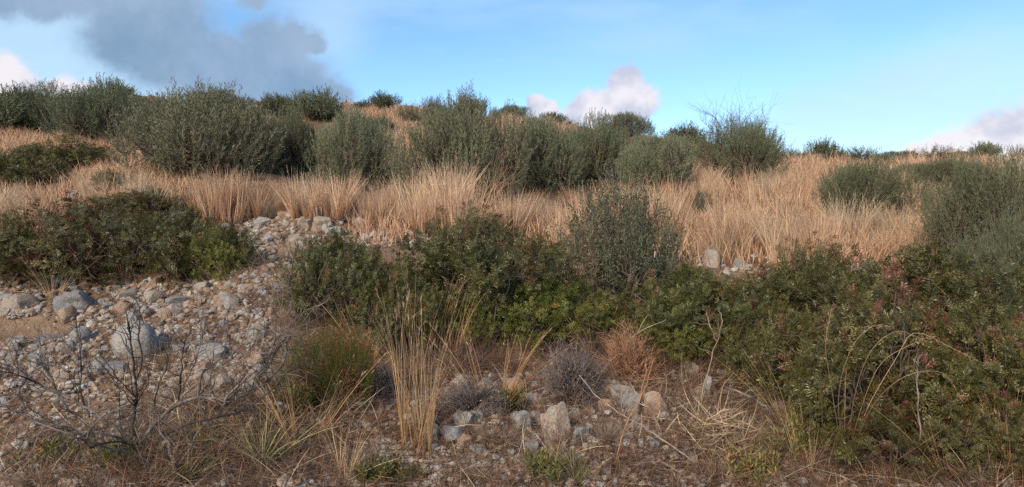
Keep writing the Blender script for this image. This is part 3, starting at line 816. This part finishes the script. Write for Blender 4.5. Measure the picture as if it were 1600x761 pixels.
def litter():
    zones = [(0, 560, 440, 761, 5500), (540, 1250, 540, 761, 6500), (360, 600, 330, 470, 2500), (900, 1250, 470, 620, 5000), (1050, 1240, 590, 740, 4500), (200, 560, 600, 761, 4500), (1200, 1600, 640, 761, 3000), (0, 1600, 300, 440, 4000), (0, 1600, 715, 800, 3000)]
    px = np.concatenate([rng.uniform(z[0], z[1], z[4]) for z in zones]); py = np.concatenate([rng.uniform(z[2], z[3], z[4]) for z in zones])
    P, ok = ground(px, py); P = P[ok]; n = len(P)
    flat = rng.random(n) < .62
    D = rng.normal(size=(n, 3)); D[:, 2] = np.where(flat, rng.uniform(-.02, .25, n), rng.uniform(.5, 2.2, n)); D = norm(D)
    P[:, 2] += rng.uniform(0, .03, n)
    L = np.where(flat, rng.uniform(.05, .22, n), rng.uniform(.06, .26, n))
    bend = rng.normal(size=(n, 3)) * (L * .25)[:, None]
    bend[:, 2] = np.where(flat, .02 * L, -abs(bend[:, 2]))
    t = np.stack([rng.random(n), np.zeros(n), rng.random(n)], -1)
    pale = rng.random(n) < .10
    for nm, mt, k in (('straw_litter', 'straw_pale', pale), ):
        V, F, T, _ = ribbons(P[k], D[k], L[k] * 1.3, rng.uniform(.002, .005, k.sum()), bend[k], 3, t[k])
        o = link(nm, make_mesh(nm, V, F, M[mt], T), kind='stuff')
        o['label'] = 'pale straws strewn over the stony soil'; o['category'] = 'litter'
    k = ~pale; P, D, L, bend, t = P[k], D[k], L[k], bend[k], t[k]; n = len(P)
    V, F, T, _ = ribbons(P, D, L, rng.uniform(.002, .005, n), bend, 3, t)
    o = link('dry_litter', make_mesh('dry_litter', V, F, M['litter'], T), kind='stuff')
    o['label'] = 'dead stems and leaf litter strewn over the stony soil'; o['category'] = 'litter'
litter()

def dry_brush():
    """low tangle of dark dead twigs and rusty dry weeds over the front ground"""
    zones = [(560, 1240, 560, 745, 190), (240, 560, 590, 745, 60), (900, 1120, 480, 600, 170), (400, 560, 400, 560, 80), (1200, 1600, 650, 755, 110), (0, 420, 460, 600, 70), (640, 960, 530, 610, 160), (0, 560, 690, 755, 70), (0, 1600, 735, 800, 130)]
    px = np.concatenate([rng.uniform(z[0], z[1], z[4]) for z in zones]); py = np.concatenate([rng.uniform(z[2], z[3], z[4]) for z in zones])
    C, ok = ground(px, py); C = C[ok]
    for nm, mt, sel, nb, lab in (('dry_weeds', 'weed', rng.random(len(C)) < .55, 30, 'rusty brown dry weeds tangled over the front ground'), ('dead_twigs', 'brush', None, 34, 'dark dead twigs tangled low over the front ground')):
        if sel is None: sel = ~last
        last = sel
        P = np.repeat(C[sel], nb, 0); n = len(P); sc = np.repeat(rng.uniform(.5, 1.2, sel.sum()), nb)
        P = P + rng.normal(size=(n, 3)) * np.array([.06, .06, 0]); P[:, 2] = height(P[:, 0], P[:, 1]) - .005
        D = norm(rng.normal(size=(n, 3)) * np.array([.7, .7, .3]) + np.array([0, 0, .75])); D[:, 2] = abs(D[:, 2])
        L = sc * rng.uniform(.05, .22, n); bend = rng.normal(size=(n, 3)) * (L * .3)[:, None]
        up = rng.random(n) < .5                              # side twigs start part of the way up another stem
        P2 = P + D * (L * rng.uniform(.2, .8, n))[:, None]; P = np.where(up[:, None], P2[rng.permutation(n)] * 0 + np.roll(P2, 1, 0), P)
        t = np.stack([rng.random(n), np.zeros(n), np.repeat(rng.random(sel.sum()), nb)], -1)
        V, F, T, _ = ribbons(P, D, L, rng.uniform(.002, .0045, n), bend, 3, t)
        o = link(nm, make_mesh(nm, V, F, M[mt], T), kind='stuff'); o['label'] = lab; o['category'] = 'dry brush'
dry_brush()

# ------------------------------------------------------------------ stones
def ico(sub):
    import bmesh
    bm = bmesh.new(); bmesh.ops.create_icosphere(bm, subdivisions=sub, radius=1.0)
    V = np.array([v.co[:] for v in bm.verts]); F = np.array([[v.index for v in f.verts] for f in bm.faces]); bm.free()
    return V, F
ICO = {s: ico(s) for s in (1, 2, 3, 4)}
def rock_mesh(seed, sub, cuts, soft=.05, p=3.2):
    q = np.random.default_rng(seed); V, F = ICO[sub]; V = V / (np.abs(V) ** p).sum(1, keepdims=True) ** (1 / p)
    for _ in range(cuts):                                # worn flat faces
        n = norm(q.normal(size=3)); d = q.uniform(.62, 1.0) if p > 2.5 else q.uniform(.6, .9)
        s = V @ n; over = np.maximum(s - d, 0); V -= n * (over * (1 - soft * 2))[:, None]
    for lam, am in ((1.3, .07), (.6, .035), (.25, .014)):
        for _ in range(4):
            k = q.normal(size=3) * 3.0 / lam; V *= (1 + am * (.6 if cuts else .22) * np.sin(V @ k + q.uniform(0, 6)))[:, None]
    V /= np.abs(V).max(0)
    me = make_mesh('stone', V, F, M['rock'], smooth=True); me.set_sharp_from_angle(angle=R(24)); return me
SMALL = [rock_mesh(200 + i, 3, 10, .0) for i in range(14)]
BIG = [rock_mesh(240 + i, 4, 8 if i else 0, .01, 4.0 if i else 2.1) for i in range(9)]


def stone(label, px, py, w, h, warm, big=None, group=None, name='stone', cat='stone', rz=None, tilt=.2):
    """stone whose centre shows at (px, py)"""
    P, ok = ground([px], [py + h * .32])
    if not ok[0]: return
    p = P[0]; s = p[1] / FPX
    me = SMALL[rng.integers(len(SMALL))] if big is None else BIG[big % len(BIG)]
    o = thing(name, label, cat, group, (p[0], p[1] + w * s * .2, p[2] + h * s * .27), me=me)
    o.scale = (w * s / 2, w * s / 2 * rng.uniform(.75, 1.0), h * s / 2 * 1.15)
    o.rotation_euler = (rng.normal() * tilt * .5, rng.normal() * tilt * .5, rng.uniform(-.5, .5) if rz is None else rz)
    o.color = (float(np.clip(warm, 0, 1)), 0, 0, 1)
    return o


named = [
    ('round pale grey boulder in the scree behind the dead branches', 205, 536, 66, 64, .3, 0),
    ('large smooth grey stone at the edge of the leathery mound', 108, 472, 58, 36, .1, 1),
    ('flat blue-grey stone just below the round boulder', 183, 577, 42, 24, 0, 2),
    ('tan slab at the picture edge left of the large grey stone', 18, 478, 62, 32, .6, 3),
    ('blue-grey stone lying below the tan slab', 24, 512, 34, 24, 0, 4),
    ('broad flattish grey stone below the large smooth grey stone', 80, 502, 46, 22, .2, 5),
    ('white flat stone above the leathery mound', 277, 334, 42, 16, .2, 6),
    ('small white stone showing at the top of the mound', 120, 304, 24, 14, .2, 7),
    ('pale rounded stone on the path under the golden grass', 406, 350, 34, 22, .4, 1),
    ('tan stone beside the upright grey one at the clump foot', 505, 348, 34, 22, .65, 2),
    ('upright grey stone at the foot of the tawny grass', 529, 337, 24, 26, .2, 3),
    ('grey sloping stone in front of the upright grey one', 522, 362, 36, 16, .2, 4),
    ('tan stone with flat top left of the upright grey one', 478, 352, 30, 20, .6, 5),
    ('pale stone on the path near the end of the leathery mound', 375, 407, 24, 16, .3, 6),
    ('long blue-grey stone under the leathery mound', 276, 468, 40, 14, 0, 7),
    ('reddish stone tucked under the leathery mound', 241, 440, 26, 20, .85, 8),
    ('tan stone under the leathery mound, next to the large grey stone', 177, 452, 30, 16, .8, 1),
    ('small pale stone just above the round boulder', 208, 496, 24, 18, .2, 2),
    ('pale tilted stone in the pair below the grass field', 1146, 391, 38, 30, .35, 3),
    ('rounder pale stone of the pair below the grass field', 1112, 406, 34, 32, .4, 4),
    ('small pale stone under the tilted one of the pair', 1160, 414, 26, 18, .4, 5),
    ('pale triangular stone under the leathery shrub with orange leaves', 1079, 582, 30, 30, .45, 6),
    ('flat oval tan stone under the leathery shrub with orange leaves', 1133, 583, 34, 17, .55, 7),
    ('upright grey stone below the pale triangular one', 1107, 606, 24, 38, .3, 8),
    ('pale angular stone beside the brown one in front', 985, 632, 42, 34, .35, 1),
    ('brown rough stone next to the pale angular one', 1028, 633, 38, 42, .8, 2),
    ('large upright tan boulder in the foreground', 868, 664, 50, 66, .62, 3),
    ('grey rounded stone left of the large tan boulder', 815, 658, 36, 30, .2, 4),
    ('grey stone right of the large tan boulder', 912, 680, 40, 26, .25, 5),
    ('small tan stone leaning on the large tan boulder', 838, 653, 18, 20, .55, 6),
    ('pale grey stone below the grey rounded one', 830, 700, 26, 22, .15, 7),
    ('tan stone at the foot of the golden sheaf', 675, 680, 28, 24, .55, 8),
    ('reddish stone right of the golden sheaf', 724, 690, 30, 22, .95, 1),
    ('pale stone half buried below the reddish one', 750, 704, 32, 18, .3, 2),
    ('blue-grey stone at the lower edge near the lying stick', 1070, 712, 26, 18, .05, 3),
    ('small blue-grey stone under the lying stick', 1025, 696, 20, 16, .05, 4),
    ('pale pointed stone at the foot of the leathery shrub in front', 1332, 712, 26, 22, .4, 5),
    ('grey rough stone behind the burnt branches', 325, 556, 46, 30, .25, 6),
    ('grey stone behind the thin stems, left of the cushion shrub', 757, 603, 30, 26, .25, 7),
    ('reddish angular stone in the scree right of the long blue-grey one', 344, 475, 26, 16, .9, 8),
]
for i, (lab, px, py, w, h, warm, b) in enumerate(named):
    stone(lab, px, py, w, h, warm, b, name='boulder' if w > 48 else 'stone', cat='boulder' if w > 48 else 'stone', rz=0.3 * (i % 5) if i else 0.0, tilt=.15 if i else 0)

zones = [
    ('%s loose stone in the scree around the round boulder', 'loose stones in the scree', 0, 430, 446, 605, 132, 10, 34),
    ('%s loose stone on the stony path up to the golden grass', 'loose stones on the stony path', 350, 565, 322, 455, 62, 9, 26),
    ('%s stone among the dry stems in the front strip of ground', 'stones in the front strip', 640, 1240, 595, 735, 92, 11, 38),
    ('%s stone at the foot of the tawny grass clump', 'stones below the tawny clump', 540, 760, 352, 392, 14, 9, 20),
    ('%s stone at the bottom of the grass field', 'stones below the grass field', 1040, 1400, 378, 412, 18, 9, 22),
    ('%s stone on the lower edge left of the golden sheaf', 'stones along the lower edge', 440, 640, 660, 735, 22, 10, 24),
]
for lab, grp, x0, x1, y0, y1, n, s0, s1 in zones:
    for _ in range(n):
        while True:                                     # keep the big boulder's own spot free
            sx_, sy_ = rng.uniform(x0, x1), rng.uniform(y0, y1)
            if abs(sx_ - 205) > 48 or not 495 < sy_ < 600: break
        w = rng.uniform(0, 1) ** 2.0 * (s1 - s0) * 1.15 + s0; warm = rng.beta(1.3, 1.1)
        tone = 'blue-grey' if warm < .22 else 'pale grey' if warm < .5 else 'tan' if warm < .78 else 'reddish'
        size = ('little ' if w < s0 + 2.5 else 'smallish ' if w < s0 + 8 else 'larger ') + ('flat ' if _ % 3 == 0 else '')
        stone(lab % (size + tone), sx_, sy_, w, w * (rng.uniform(.32, .48) if _ % 3 == 0 else rng.uniform(.6, .9)), warm, group=grp, rz=rng.uniform(0, 6), tilt=.5)

# rock outcrop on the ridge
for lab, px, py, w, h, b in (('pinkish rock ledge on the ridge at the picture edge', 1590, 268, 56, 22, 3), ('pale rock block on top of the ridge ledge', 1575, 250, 32, 16, 4), ('weathered rock slab below the ridge ledge', 1598, 286, 44, 18, 5)):
    stone(lab, px, py, w, h, .6, b, name='boulder', cat='boulder', rz=.2)


def gravel():
    zones = [(0, 430, 440, 620, 4600), (350, 570, 320, 460, 1800), (540, 1260, 580, 761, 5200), (0, 560, 600, 761, 1800), (1000, 1450, 370, 430, 700), (540, 800, 340, 390, 500), (430, 640, 690, 761, 1500), (0, 1600, 715, 800, 2600)]
    px = np.concatenate([rng.uniform(z[0], z[1], z[4]) for z in zones]); py = np.concatenate([rng.uniform(z[2], z[3], z[4]) for z in zones])
    P, ok = ground(px, py); P = P[ok]; n = len(P)
    V0, F0 = ICO[1]; 
    bm = V0[:12] if False else V0
    # icosahedron of 12 corners for each pebble
    import bmesh
    b = bmesh.new(); bmesh.ops.create_icosphere(b, subdivisions=1, radius=1.0); V0 = np.array([v.co[:] for v in b.verts]); F0 = np.array([[v.index for v in f.verts] for f in b.faces]); b.free()
    if len(V0) > 12: V0, F0 = V0, F0
    m = len(V0)
    s = (rng.random(n) ** 3.2 * .050 + .006)[:, None, None] * (P[:, 1] / 6).clip(.7, 1.6)[:, None, None]
    A = rng.normal(size=(n, 3, 3)); Qm, _ = np.linalg.qr(A)
    sh = np.stack([np.ones(n), rng.uniform(.6, 1, n), rng.uniform(.4, .8, n)], -1)
    W = V0[None] * (1 + rng.normal(size=(n, m, 1)) * .13)
    W = np.einsum('nij,nkj->nki', Qm, W * sh[:, None])
    W[..., 2] *= .75
    V = P[:, None] + W * s; V[..., 2] += s[..., 0] * .2
    F = (np.arange(n)[:, None, None] * m + F0[None]).reshape(-1, 3)
    T = np.repeat(rng.random((n, 1)), m, 0); T = np.concatenate([T, T, T], 1)
    o = link('gravel', make_mesh('gravel', V.reshape(-1, 3), F, M['gravel'], T), kind='stuff')
    o['label'] = 'fine limestone gravel spread through the scree'; o['category'] = 'gravel'
gravel()

# ------------------------------------------------------------------ dead wood
def at(px, py, d):
    return np.array([(px - 800) / FPX * d, d, CAMZ + (360 - py) / FPX * d])


def smooth_line(pts, n):
    pts = np.asarray(pts, float); t = np.linspace(0, len(pts) - 1, n); i = np.minimum(t.astype(int), len(pts) - 2); f = (t - i)[:, None]
    p0 = pts[np.maximum(i - 1, 0)]; p1 = pts[i]; p2 = pts[i + 1]; p3 = pts[np.minimum(i + 2, len(pts) - 1)]
    return .5 * (2 * p1 + (p2 - p0) * f + (2 * p0 - 5 * p1 + 4 * p2 - p3) * f ** 2 + (3 * p1 - p0 - 3 * p2 + p3) * f ** 3)


def bough(root, pts, r0, r1, mat, twigs=6, label=None, tl=.27, name='branch', n=None, thick=.6):
    """one bough of a dead shrub with its side twigs, as a part under root (coordinates are world, root at its base)"""
    base = np.array(root.location)
    L = smooth_line(pts, n or 4 * len(pts)); L = L + rng.normal(size=L.shape) * .0035
    q = rng
    r0 *= thick; r1 *= thick
    polys, rads = [L - base], [np.linspace(r0, r1, len(L)) * (1 + .12 * q.normal(size=len(L)))]
    for _ in range(twigs):
        i = q.integers(len(L) // 4, len(L)); T = norm(L[min(i + 1, len(L) - 1)] - L[max(i - 1, 0)])
        d = norm(T * .7 + q.normal(size=3) * .8 + np.array([0, 0, .25]))
        e = L[i] + d * tl * q.uniform(.25, 1.5)
        pl = crooked(L[i], e, 6, .035, q)
        rr = (r0 + (r1 - r0) * i / len(L)) * .5
        polys.append(pl - base); rads.append(np.linspace(rr, rr * .4, 6))
        if q.random() < .6:
            e2 = pl[3] + norm(d + q.normal(size=3) * .8) * tl * .5
            polys.append(crooked(pl[3], e2, 4, .03, q) - base); rads.append(np.linspace(rr * .6, rr * .3, 4))
    V, F = tubes(polys[:1], rads[:1], 6)
    o = link(name, make_mesh(name, V, F, mat, smooth=True), root, label=label)
    if len(polys) > 1:
        V, F = tubes(polys[1:], rads[1:], 5)
        link('twigs', make_mesh('twigs', V, F, mat, smooth=True), o, kind='stuff')
    return o


def dead_shrub():
    b0 = ground1(215, 705)
    o = thing('dead_shrub', 'leafless burnt shrub with sprawling grey and black branches in the scree corner', 'dead shrub', None, b0)
    d = b0[1]
    B, S = M['burnt'], M['silver']
    def pts(*a): return [at(x, y, d + dd) for x, y, dd in a]
    bough(o, pts((212, 705, 0), (208, 660, .02), (214, 610, .03), (208, 570, .05), (203, 520, .04), (197, 490, .08)), .016, .006, B, 22)
    bough(o, pts((210, 600, .02), (222, 560, .0), (216, 520, -.02), (218, 480, .0), (206, 462, .03)), .010, .004, B, 14, tl=.1)
    bough(o, pts((225, 690, 0), (180, 668, -.05), (140, 640, -.08), (100, 618, -.05), (60, 600, 0), (20, 575, .05), (-30, 560, .1)), .015, .007, S, 25)
    bough(o, pts((230, 700, 0), (170, 680, -.18), (110, 672, -.25), (60, 660, -.3), (20, 640, -.3), (-20, 620, -.3)), .013, .005, S, 22)
    bough(o, pts((105, 640, -.08), (90, 610, 0), (72, 575, .1), (62, 540, .12), (64, 515, .1)), .012, .004, S, 16)
    bough(o, pts((140, 650, -.05), (128, 615, .05), (126, 570, .15), (124, 530, .2), (118, 505, .25)), .010, .004, B, 16)
    bough(o, pts((60, 600, 0), (40, 590, -.1), (15, 580, -.1), (-10, 565, 0)), .011, .006, B, 11)
    bough(o, pts((215, 700, 0), (265, 640, .1), (310, 622, .15), (360, 622, .12), (405, 605, .1), (440, 570, .15), (446, 535, .2), (425, 516, .25), (390, 515, .3)), .022, .007, S, 38, tl=.2)
    bough(o, pts((225, 705, 0), (285, 665, -.1), (330, 655, -.15), (380, 640, -.12), (425, 610, -.05), (455, 575, 0)), .013, .006, B, 19)
    bough(o, pts((278, 625, .12), (284, 580, .1), (286, 545, .12), (292, 520, .15)), .011, .004, B, 16, tl=.12)
    bough(o, pts((310, 620, .15), (318, 580, .2), (345, 570, .2), (365, 555, .2), (378, 535, .25)), .013, .005, S, 19)
    bough(o, pts((285, 605, .1), (300, 580, .05), (310, 548, .0), (320, 500, .05), (312, 478, .1)), .010, .003, S, 16)
    bough(o, pts((350, 625, .1), (385, 590, .02), (415, 575, 0), (432, 545, .05), (455, 530, .1)), .012, .005, S, 22)
    bough(o, pts((230, 715, -.1), (170, 700, -.3), (110, 680, -.45), (40, 650, -.5), (0, 632, -.5)), .010, .005, S, 14)
    bough(o, pts((235, 705, 0), (180, 690, -.2), (140, 700, -.35), (150, 690, -.4)), .010, .005, B, 11)
    bough(o, pts((190, 672, -.05), (186, 620, .1), (180, 585, .15), (160, 555, .2)), .008, .003, B, 13)
    bough(o, pts((40, 590, 0), (30, 620, -.1), (50, 640, -.2), (80, 660, -.25)), .009, .004, B, 10)
    bough(o, pts((240, 640, .05), (248, 600, .0), (262, 570, -.05), (258, 540, -.05)), .008, .003, B, 13)
    bough(o, pts((400, 606, .1), (420, 560, .0), (440, 520, -.1), (470, 490, -.15)), .009, .003, S, 13)
    bough(o, pts((130, 690, -.3), (160, 650, -.35), (200, 640, -.3), (250, 655, -.25), (300, 690, -.2)), .009, .004, S, 11)
    bough(o, pts((250, 705, -.05), (262, 690, -.1), (268, 715, -.15), (280, 725, -.2)), .022, .015, S, 5)
dead_shrub()


def twig_thing(name, label, cat, foot, lines, mat, r0=.008, r1=.003, twigs=5, tl=.18):
    p = ground1(*foot)
    o = thing(name, label, cat, None, p)
    for ln in lines:
        bough(o, [at(x, y, p[1] + dd) for x, y, dd in ln], r0, r1, mat, twigs, tl=tl)
    return o
twig_thing('dead_shrub', 'brown leafless twigs tangled in front of the reddish leathery shrub', 'dead shrub', (468, 505),
           [[(468, 505, 0), (462, 470, .0), (440, 440, -.1), (425, 420, -.1)], [(470, 500, 0), (490, 460, -.15), (515, 440, -.2), (540, 425, -.25)], [(465, 500, 0), (450, 490, -.1), (435, 470, -.15), (412, 462, -.15)], [(470, 500, 0), (478, 465, .05), (470, 425, .0), (478, 405, .0)], [(460, 500, 0), (480, 485, -.3), (510, 470, -.35), (530, 440, -.4)]], M['ashtwig'], .010, .004, 12, .25)
twig_thing('dead_shrub', 'grey dead twigs poking through the dark leathery shrub at the centre', 'dead shrub', (770, 520),
           [[(770, 520, -.3), (775, 480, -.35), (778, 440, -.4), (765, 400, -.35), (755, 375, -.3)], [(772, 500, -.3), (790, 460, -.4), (800, 430, -.45)], [(768, 490, -.3), (745, 460, -.45), (735, 420, -.45)]], M['ashtwig'], .010, .004, 9, .25)
twig_thing('dry_stem', 'bare reddish stems standing beside the big tawny clump', 'dry plant', (762, 345),
           [[(762, 345, 0), (765, 310, 0), (772, 285, .05), (776, 262, 0)], [(764, 325, 0), (780, 300, -.1), (792, 285, -.1)], [(762, 330, 0), (750, 300, .1), (742, 280, .1)], [(760, 340, 0), (772, 300, .2), (786, 270, .2)]], M['redtwig'], .016, .006, 9, .45)
twig_thing('fallen_branch', 'long pale stick lying across the front ground down to the corner', 'branch', (1075, 715),
           [[(1085, 722, -.15), (1045, 693, -.05), (1000, 664, .05), (960, 640, .15), (925, 612, .25), (905, 585, .3)]], M['bleached'], .010, .004, 5, .2)
twig_thing('fallen_branch', 'forked pale stick leaning towards the leathery shrub above it', 'branch', (925, 582),
           [[(925, 582, 0), (960, 565, -.1), (985, 535, -.1), (1012, 492, -.05)], [(960, 565, -.1), (990, 525, -.2), (1040, 500, -.2)]], M['bleached'], .010, .004, 5, .2)
twig_thing('dry_stem', 'thin forked grey stem in front of the leathery shrub, above the pale stones', 'dry plant', (1098, 620),
           [[(1098, 625, -.1), (1108, 575, -.1), (1120, 535, -.05), (1128, 500, 0), (1122, 480, 0)], [(1120, 535, -.05), (1108, 505, -.1), (1104, 485, -.1)]], M['bleached'], .007, .003, 3, .12)
twig_thing('fallen_branch', 'silvery fallen branch lying beside the heap of straw', 'branch', (1205, 672),
           [[(1135, 606, .0), (1155, 612, -.05), (1185, 628, -.05), (1205, 655, -.1), (1215, 690, -.15)], [(1130, 615, .05), (1165, 622, 0), (1205, 633, .05)], [(1185, 628, -.05), (1200, 640, -.1), (1212, 672, -.1)]], M['silver'], .013, .006, 4, .12)
twig_thing('dry_stem', 'single upright grey stick in front of the large dark leathery shrub', 'dry plant', (1434, 690),
           [[(1438, 690, -.45), (1434, 620, -.45), (1434, 565, -.42), (1440, 555, -.4)], [(1434, 572, -.43), (1426, 560, -.43)]], M['ashtwig'], .009, .004, 1, .1)
twig_thing('dry_stem', 'thin reddish stem rising beside the brown rough stone', 'dry plant', (965, 725),
           [[(962, 725, -.1), (975, 670, -.1), (1000, 620, -.08), (1012, 560, -.05)], [(985, 650, -.1), (1005, 615, -.15), (1022, 560, -.2)]], M['redtwig'], .006, .003, 6, .15)
twig_thing('dead_branch', 'bare pale branch in front of the dark shrub under white cloud', 'branch', (135, 205),
           [[(135, 207, 0), (120, 185, -.2), (108, 165, -.2)], [(137, 205, 0), (145, 185, -.3), (160, 172, -.3)], [(130, 205, 0), (105, 190, -.3), (85, 187, -.3)]], M['bleached'], .03, .012, 6, .7)
twig_thing('bare_shrub', 'bare grey twigs rising above the rounded shrub on the skyline', 'dead shrub', (1150, 240),
           [[(1150, 240, 0), (1130, 205, .1), (1115, 182, .1), (1105, 178, 0)], [(1150, 240, 0), (1148, 205, .1), (1140, 175, .1)], [(1152, 240, 0), (1156, 200, .1), (1155, 162, .2)], [(1155, 240, 0), (1172, 205, .1), (1180, 182, 0)], [(1155, 240, 0), (1182, 205, .3), (1196, 188, .3)], [(1150, 240, 0), (1120, 210, .4), (1098, 190, .4)]], M['ashtwig'], .028, .010, 26, .9)


# ash-grey cushion shrubs of fine dead twigs
def cushion(label, px, py, w, h, n=420, mat='ashtwig', seed=1):
    q = np.random.default_rng(seed)
    p = ground1(px, py); s = p[1] / FPX; rx, hz = w * s / 2, h * s
    o = thing('cushion_shrub', label, 'dead shrub', None, (p[0], p[1] + rx * .4, p[2]))
    polys, rads = [], []
    for i in range(n):
        d = norm(q.normal(size=3) + np.array([0, 0, .5])); d[2] = abs(d[2])
        e = d * np.array([rx, rx, hz]) * q.uniform(.6, 1.05); a = e * q.uniform(0, .45); a[2] *= .7
        pl = crooked(a, e, 5, .08, q); polys.append(pl); rads.append(np.linspace(.0038, .0014, 5))
        for _ in range(2):
            j = q.integers(2, 5); e2 = pl[j] + norm(d + q.normal(size=3) * .7) * rx * .22
            polys.append(crooked(pl[j], e2, 3, .1, q)); rads.append(np.array([.0018, .0014, .001]))
    V, F = tubes(polys, rads, 3)
    link('twigs', make_mesh('twigs', V, F, M[mat], smooth=True), o, kind='stuff')
    # dry seed cups at the tips
    k = q.choice(len(polys), n // 2)
    P = np.array([polys[i][-1] for i in k]); D = norm(q.normal(size=P.shape) + np.array([0, 0, .6]))
    V, F, T = leaves(P, D, side_of(D, q), .016, .009, np.stack([q.random(len(P)), q.random(len(P)), q.random(len(P))], -1))
    link('seed_cups', make_mesh('seed_cups', V, F, M['seed'], T), o, kind='stuff')
cushion('ash-grey dead cushion shrub above the large tan boulder', 895, 632, 140, 95, 520, seed=5)
cushion('low dark dead cushion shrub between the golden sheaf and the thin stems', 735, 650, 110, 55, 330, seed=6)
cushion('grey dead twiggy shrub left of the golden sheaf', 590, 625, 80, 60, 260, seed=7)
cushion('pale dry twiggy bush under the forked pale stick', 985, 600, 120, 90, 320, 'redtwig', seed=8)


def straw_heap():
    p = ground1(1130, 690); n = 900; q = rng
    o = thing('straw_heap', 'flattened heap of pale broad straw beside the silvery fallen branch', 'straw', None, p)
    x = q.normal(size=n) * .20; y = q.normal(size=n) * .22 + .1
    z = height(x + p[0], y + p[1]) - p[2] + .12 * np.exp(-(x / .22) ** 2 - (y / .25) ** 2) * q.random(n) + .01
    D = q.normal(size=(n, 3)); D[:, 2] = q.uniform(-.3, .7, n); D = norm(D)
    t = np.stack([q.random(n), np.zeros(n), q.random(n)], -1)
    V, F, T, _ = ribbons(np.stack([x, y, z], -1), D, q.uniform(.06, .20, n), q.uniform(.005, .011, n), q.normal(size=(n, 3)) * .05, 4, t)
    link('straw', make_mesh('straw', V, F, M['straw_pale'], T), o, kind='stuff')
straw_heap()


# arching grass stems over the large dark shrub
def arching():
    p = ground1(1325, 715); d = p[1]
    o = thing('arching_grass', 'long golden grass stems arching over the large dark leathery shrub', 'grass tuft', None, p)
    lines = [[(1325, 715), (1345, 640), (1375, 570), (1420, 540), (1455, 525)], [(1322, 715), (1335, 620), (1360, 550), (1400, 518), (1440, 530)], [(1330, 715), (1360, 640), (1410, 590), (1470, 582), (1500, 620)],
             [(1320, 715), (1320, 640), (1322, 580)], [(1338, 715), (1350, 650), (1400, 560), (1430, 520), (1490, 545), (1520, 560)], [(1318, 712), (1310, 620), (1330, 545), (1360, 512), (1385, 510)], [(1287, 715), (1284, 640), (1283, 600)],
             [(1316, 712), (1300, 610), (1290, 540), (1300, 480)]]
    polys, rads, HP, HD = [], [], [], []
    for ln in lines:
        k = rng.uniform(-.75, -.35)
        L = smooth_line([at(x, y, d + k * min(1, j / 1.5)) for j, (x, y) in enumerate(ln)], 18) - p
        polys.append(L); rads.append(np.linspace(.0020, .0008, 18))
        for j in range(12, 18):
            for _ in range(4):
                HP.append(L[j] + rng.normal(size=3) * .004); HD.append(norm(norm(L[min(j + 1, 17)] - L[j - 1]) + rng.normal(size=3) * .3 + np.array([0, 0, -.2])))
    V, F = tubes(polys, rads, 4)
    n = len(V)
    link('stems', make_mesh('stems', V, F, M['straw_pale'], np.stack([np.repeat(rng.random(n // 73 + 1), 73)[:n], np.full(n, .5), np.repeat(rng.random(n // 73 + 1), 73)[:n]], -1)), o, kind='stuff')
    HP, HD = np.array(HP), np.array(HD)
    V, F, T = leaves(HP, HD, side_of(HD), .028, .004, rng.random((len(HP), 3)) * .7)
    link('seed_heads', make_mesh('seed_heads', V, F, M['seed'], T), o, kind='stuff')
arching()


# low green herbs at the lower edge
def herb(label, px, py, w, h, seed):
    q = np.random.default_rng(seed); p = ground1(px, py); s = p[1] / FPX; r, hz = w * s / 2, h * s
    o = thing('leafy_herb', label, 'herb', 'low green herbs on the ground', p)
    polys, rads, P, D, T = [], [], [], [], []
    for i in range(46):
        b = np.array([q.normal() * r * .45, q.normal() * r * .45, -.01]); e = b + np.array([q.normal() * r * .25, q.normal() * r * .25, hz * q.uniform(.5, 1.0)])
        L = crooked(b, e, 5, .04, q); polys.append(L); rads.append(np.linspace(.003, .0015, 5)); c = q.random()
        for k in range(12):
            f = .25 + .75 * k / 11; P.append(b + (e - b) * f); D.append(norm(np.array([math.cos(k * 2.4), math.sin(k * 2.4), .35 + f * .5]) + q.normal(size=3) * .15)); T.append((q.random(), f, c))
    V, F = tubes(polys, rads, 4); link('stems', make_mesh('stems', V, F, M['bark_red'], smooth=True), o, kind='stuff')
    P, D, T = np.array(P), np.array(D), np.array(T)
    S = norm(np.cross(D, np.array([0, 0, 1.0]) + q.normal(size=D.shape) * .2))
    V, F, TT = leaves(P, D, S, .042 * q.uniform(.6, 1.2, len(P)), .013, T); link('foliage', make_mesh('foliage', V, F, M['herb'], TT), o, kind='stuff')
herb('yellow-green leafy herb under the dead branches at the lower corner', 80, 722, 110, 40, 1)
herb('green leafy herb in front of the burnt stump', 190, 728, 90, 42, 2)
herb('low yellow-green herb below the silvery fallen branch', 1250, 715, 90, 60, 3)
herb('small green herb beside the thin brownish grass stems', 800, 650, 40, 45, 4)
herb('low green herb at the foot of the rust-tipped heath', 470, 640, 50, 40, 5)
herb('low green herb on the lower edge in front of the tan boulder', 860, 745, 80, 36, 7)
herb('low yellow-green herb on the lower edge under the straw heap', 1180, 745, 90, 44, 8)
herb('low green herb on the lower edge left of the golden sheaf', 590, 748, 80, 36, 9)
herb('olive-green herb between the straw heap and the large leathery shrub', 1265, 680, 70, 60, 6)
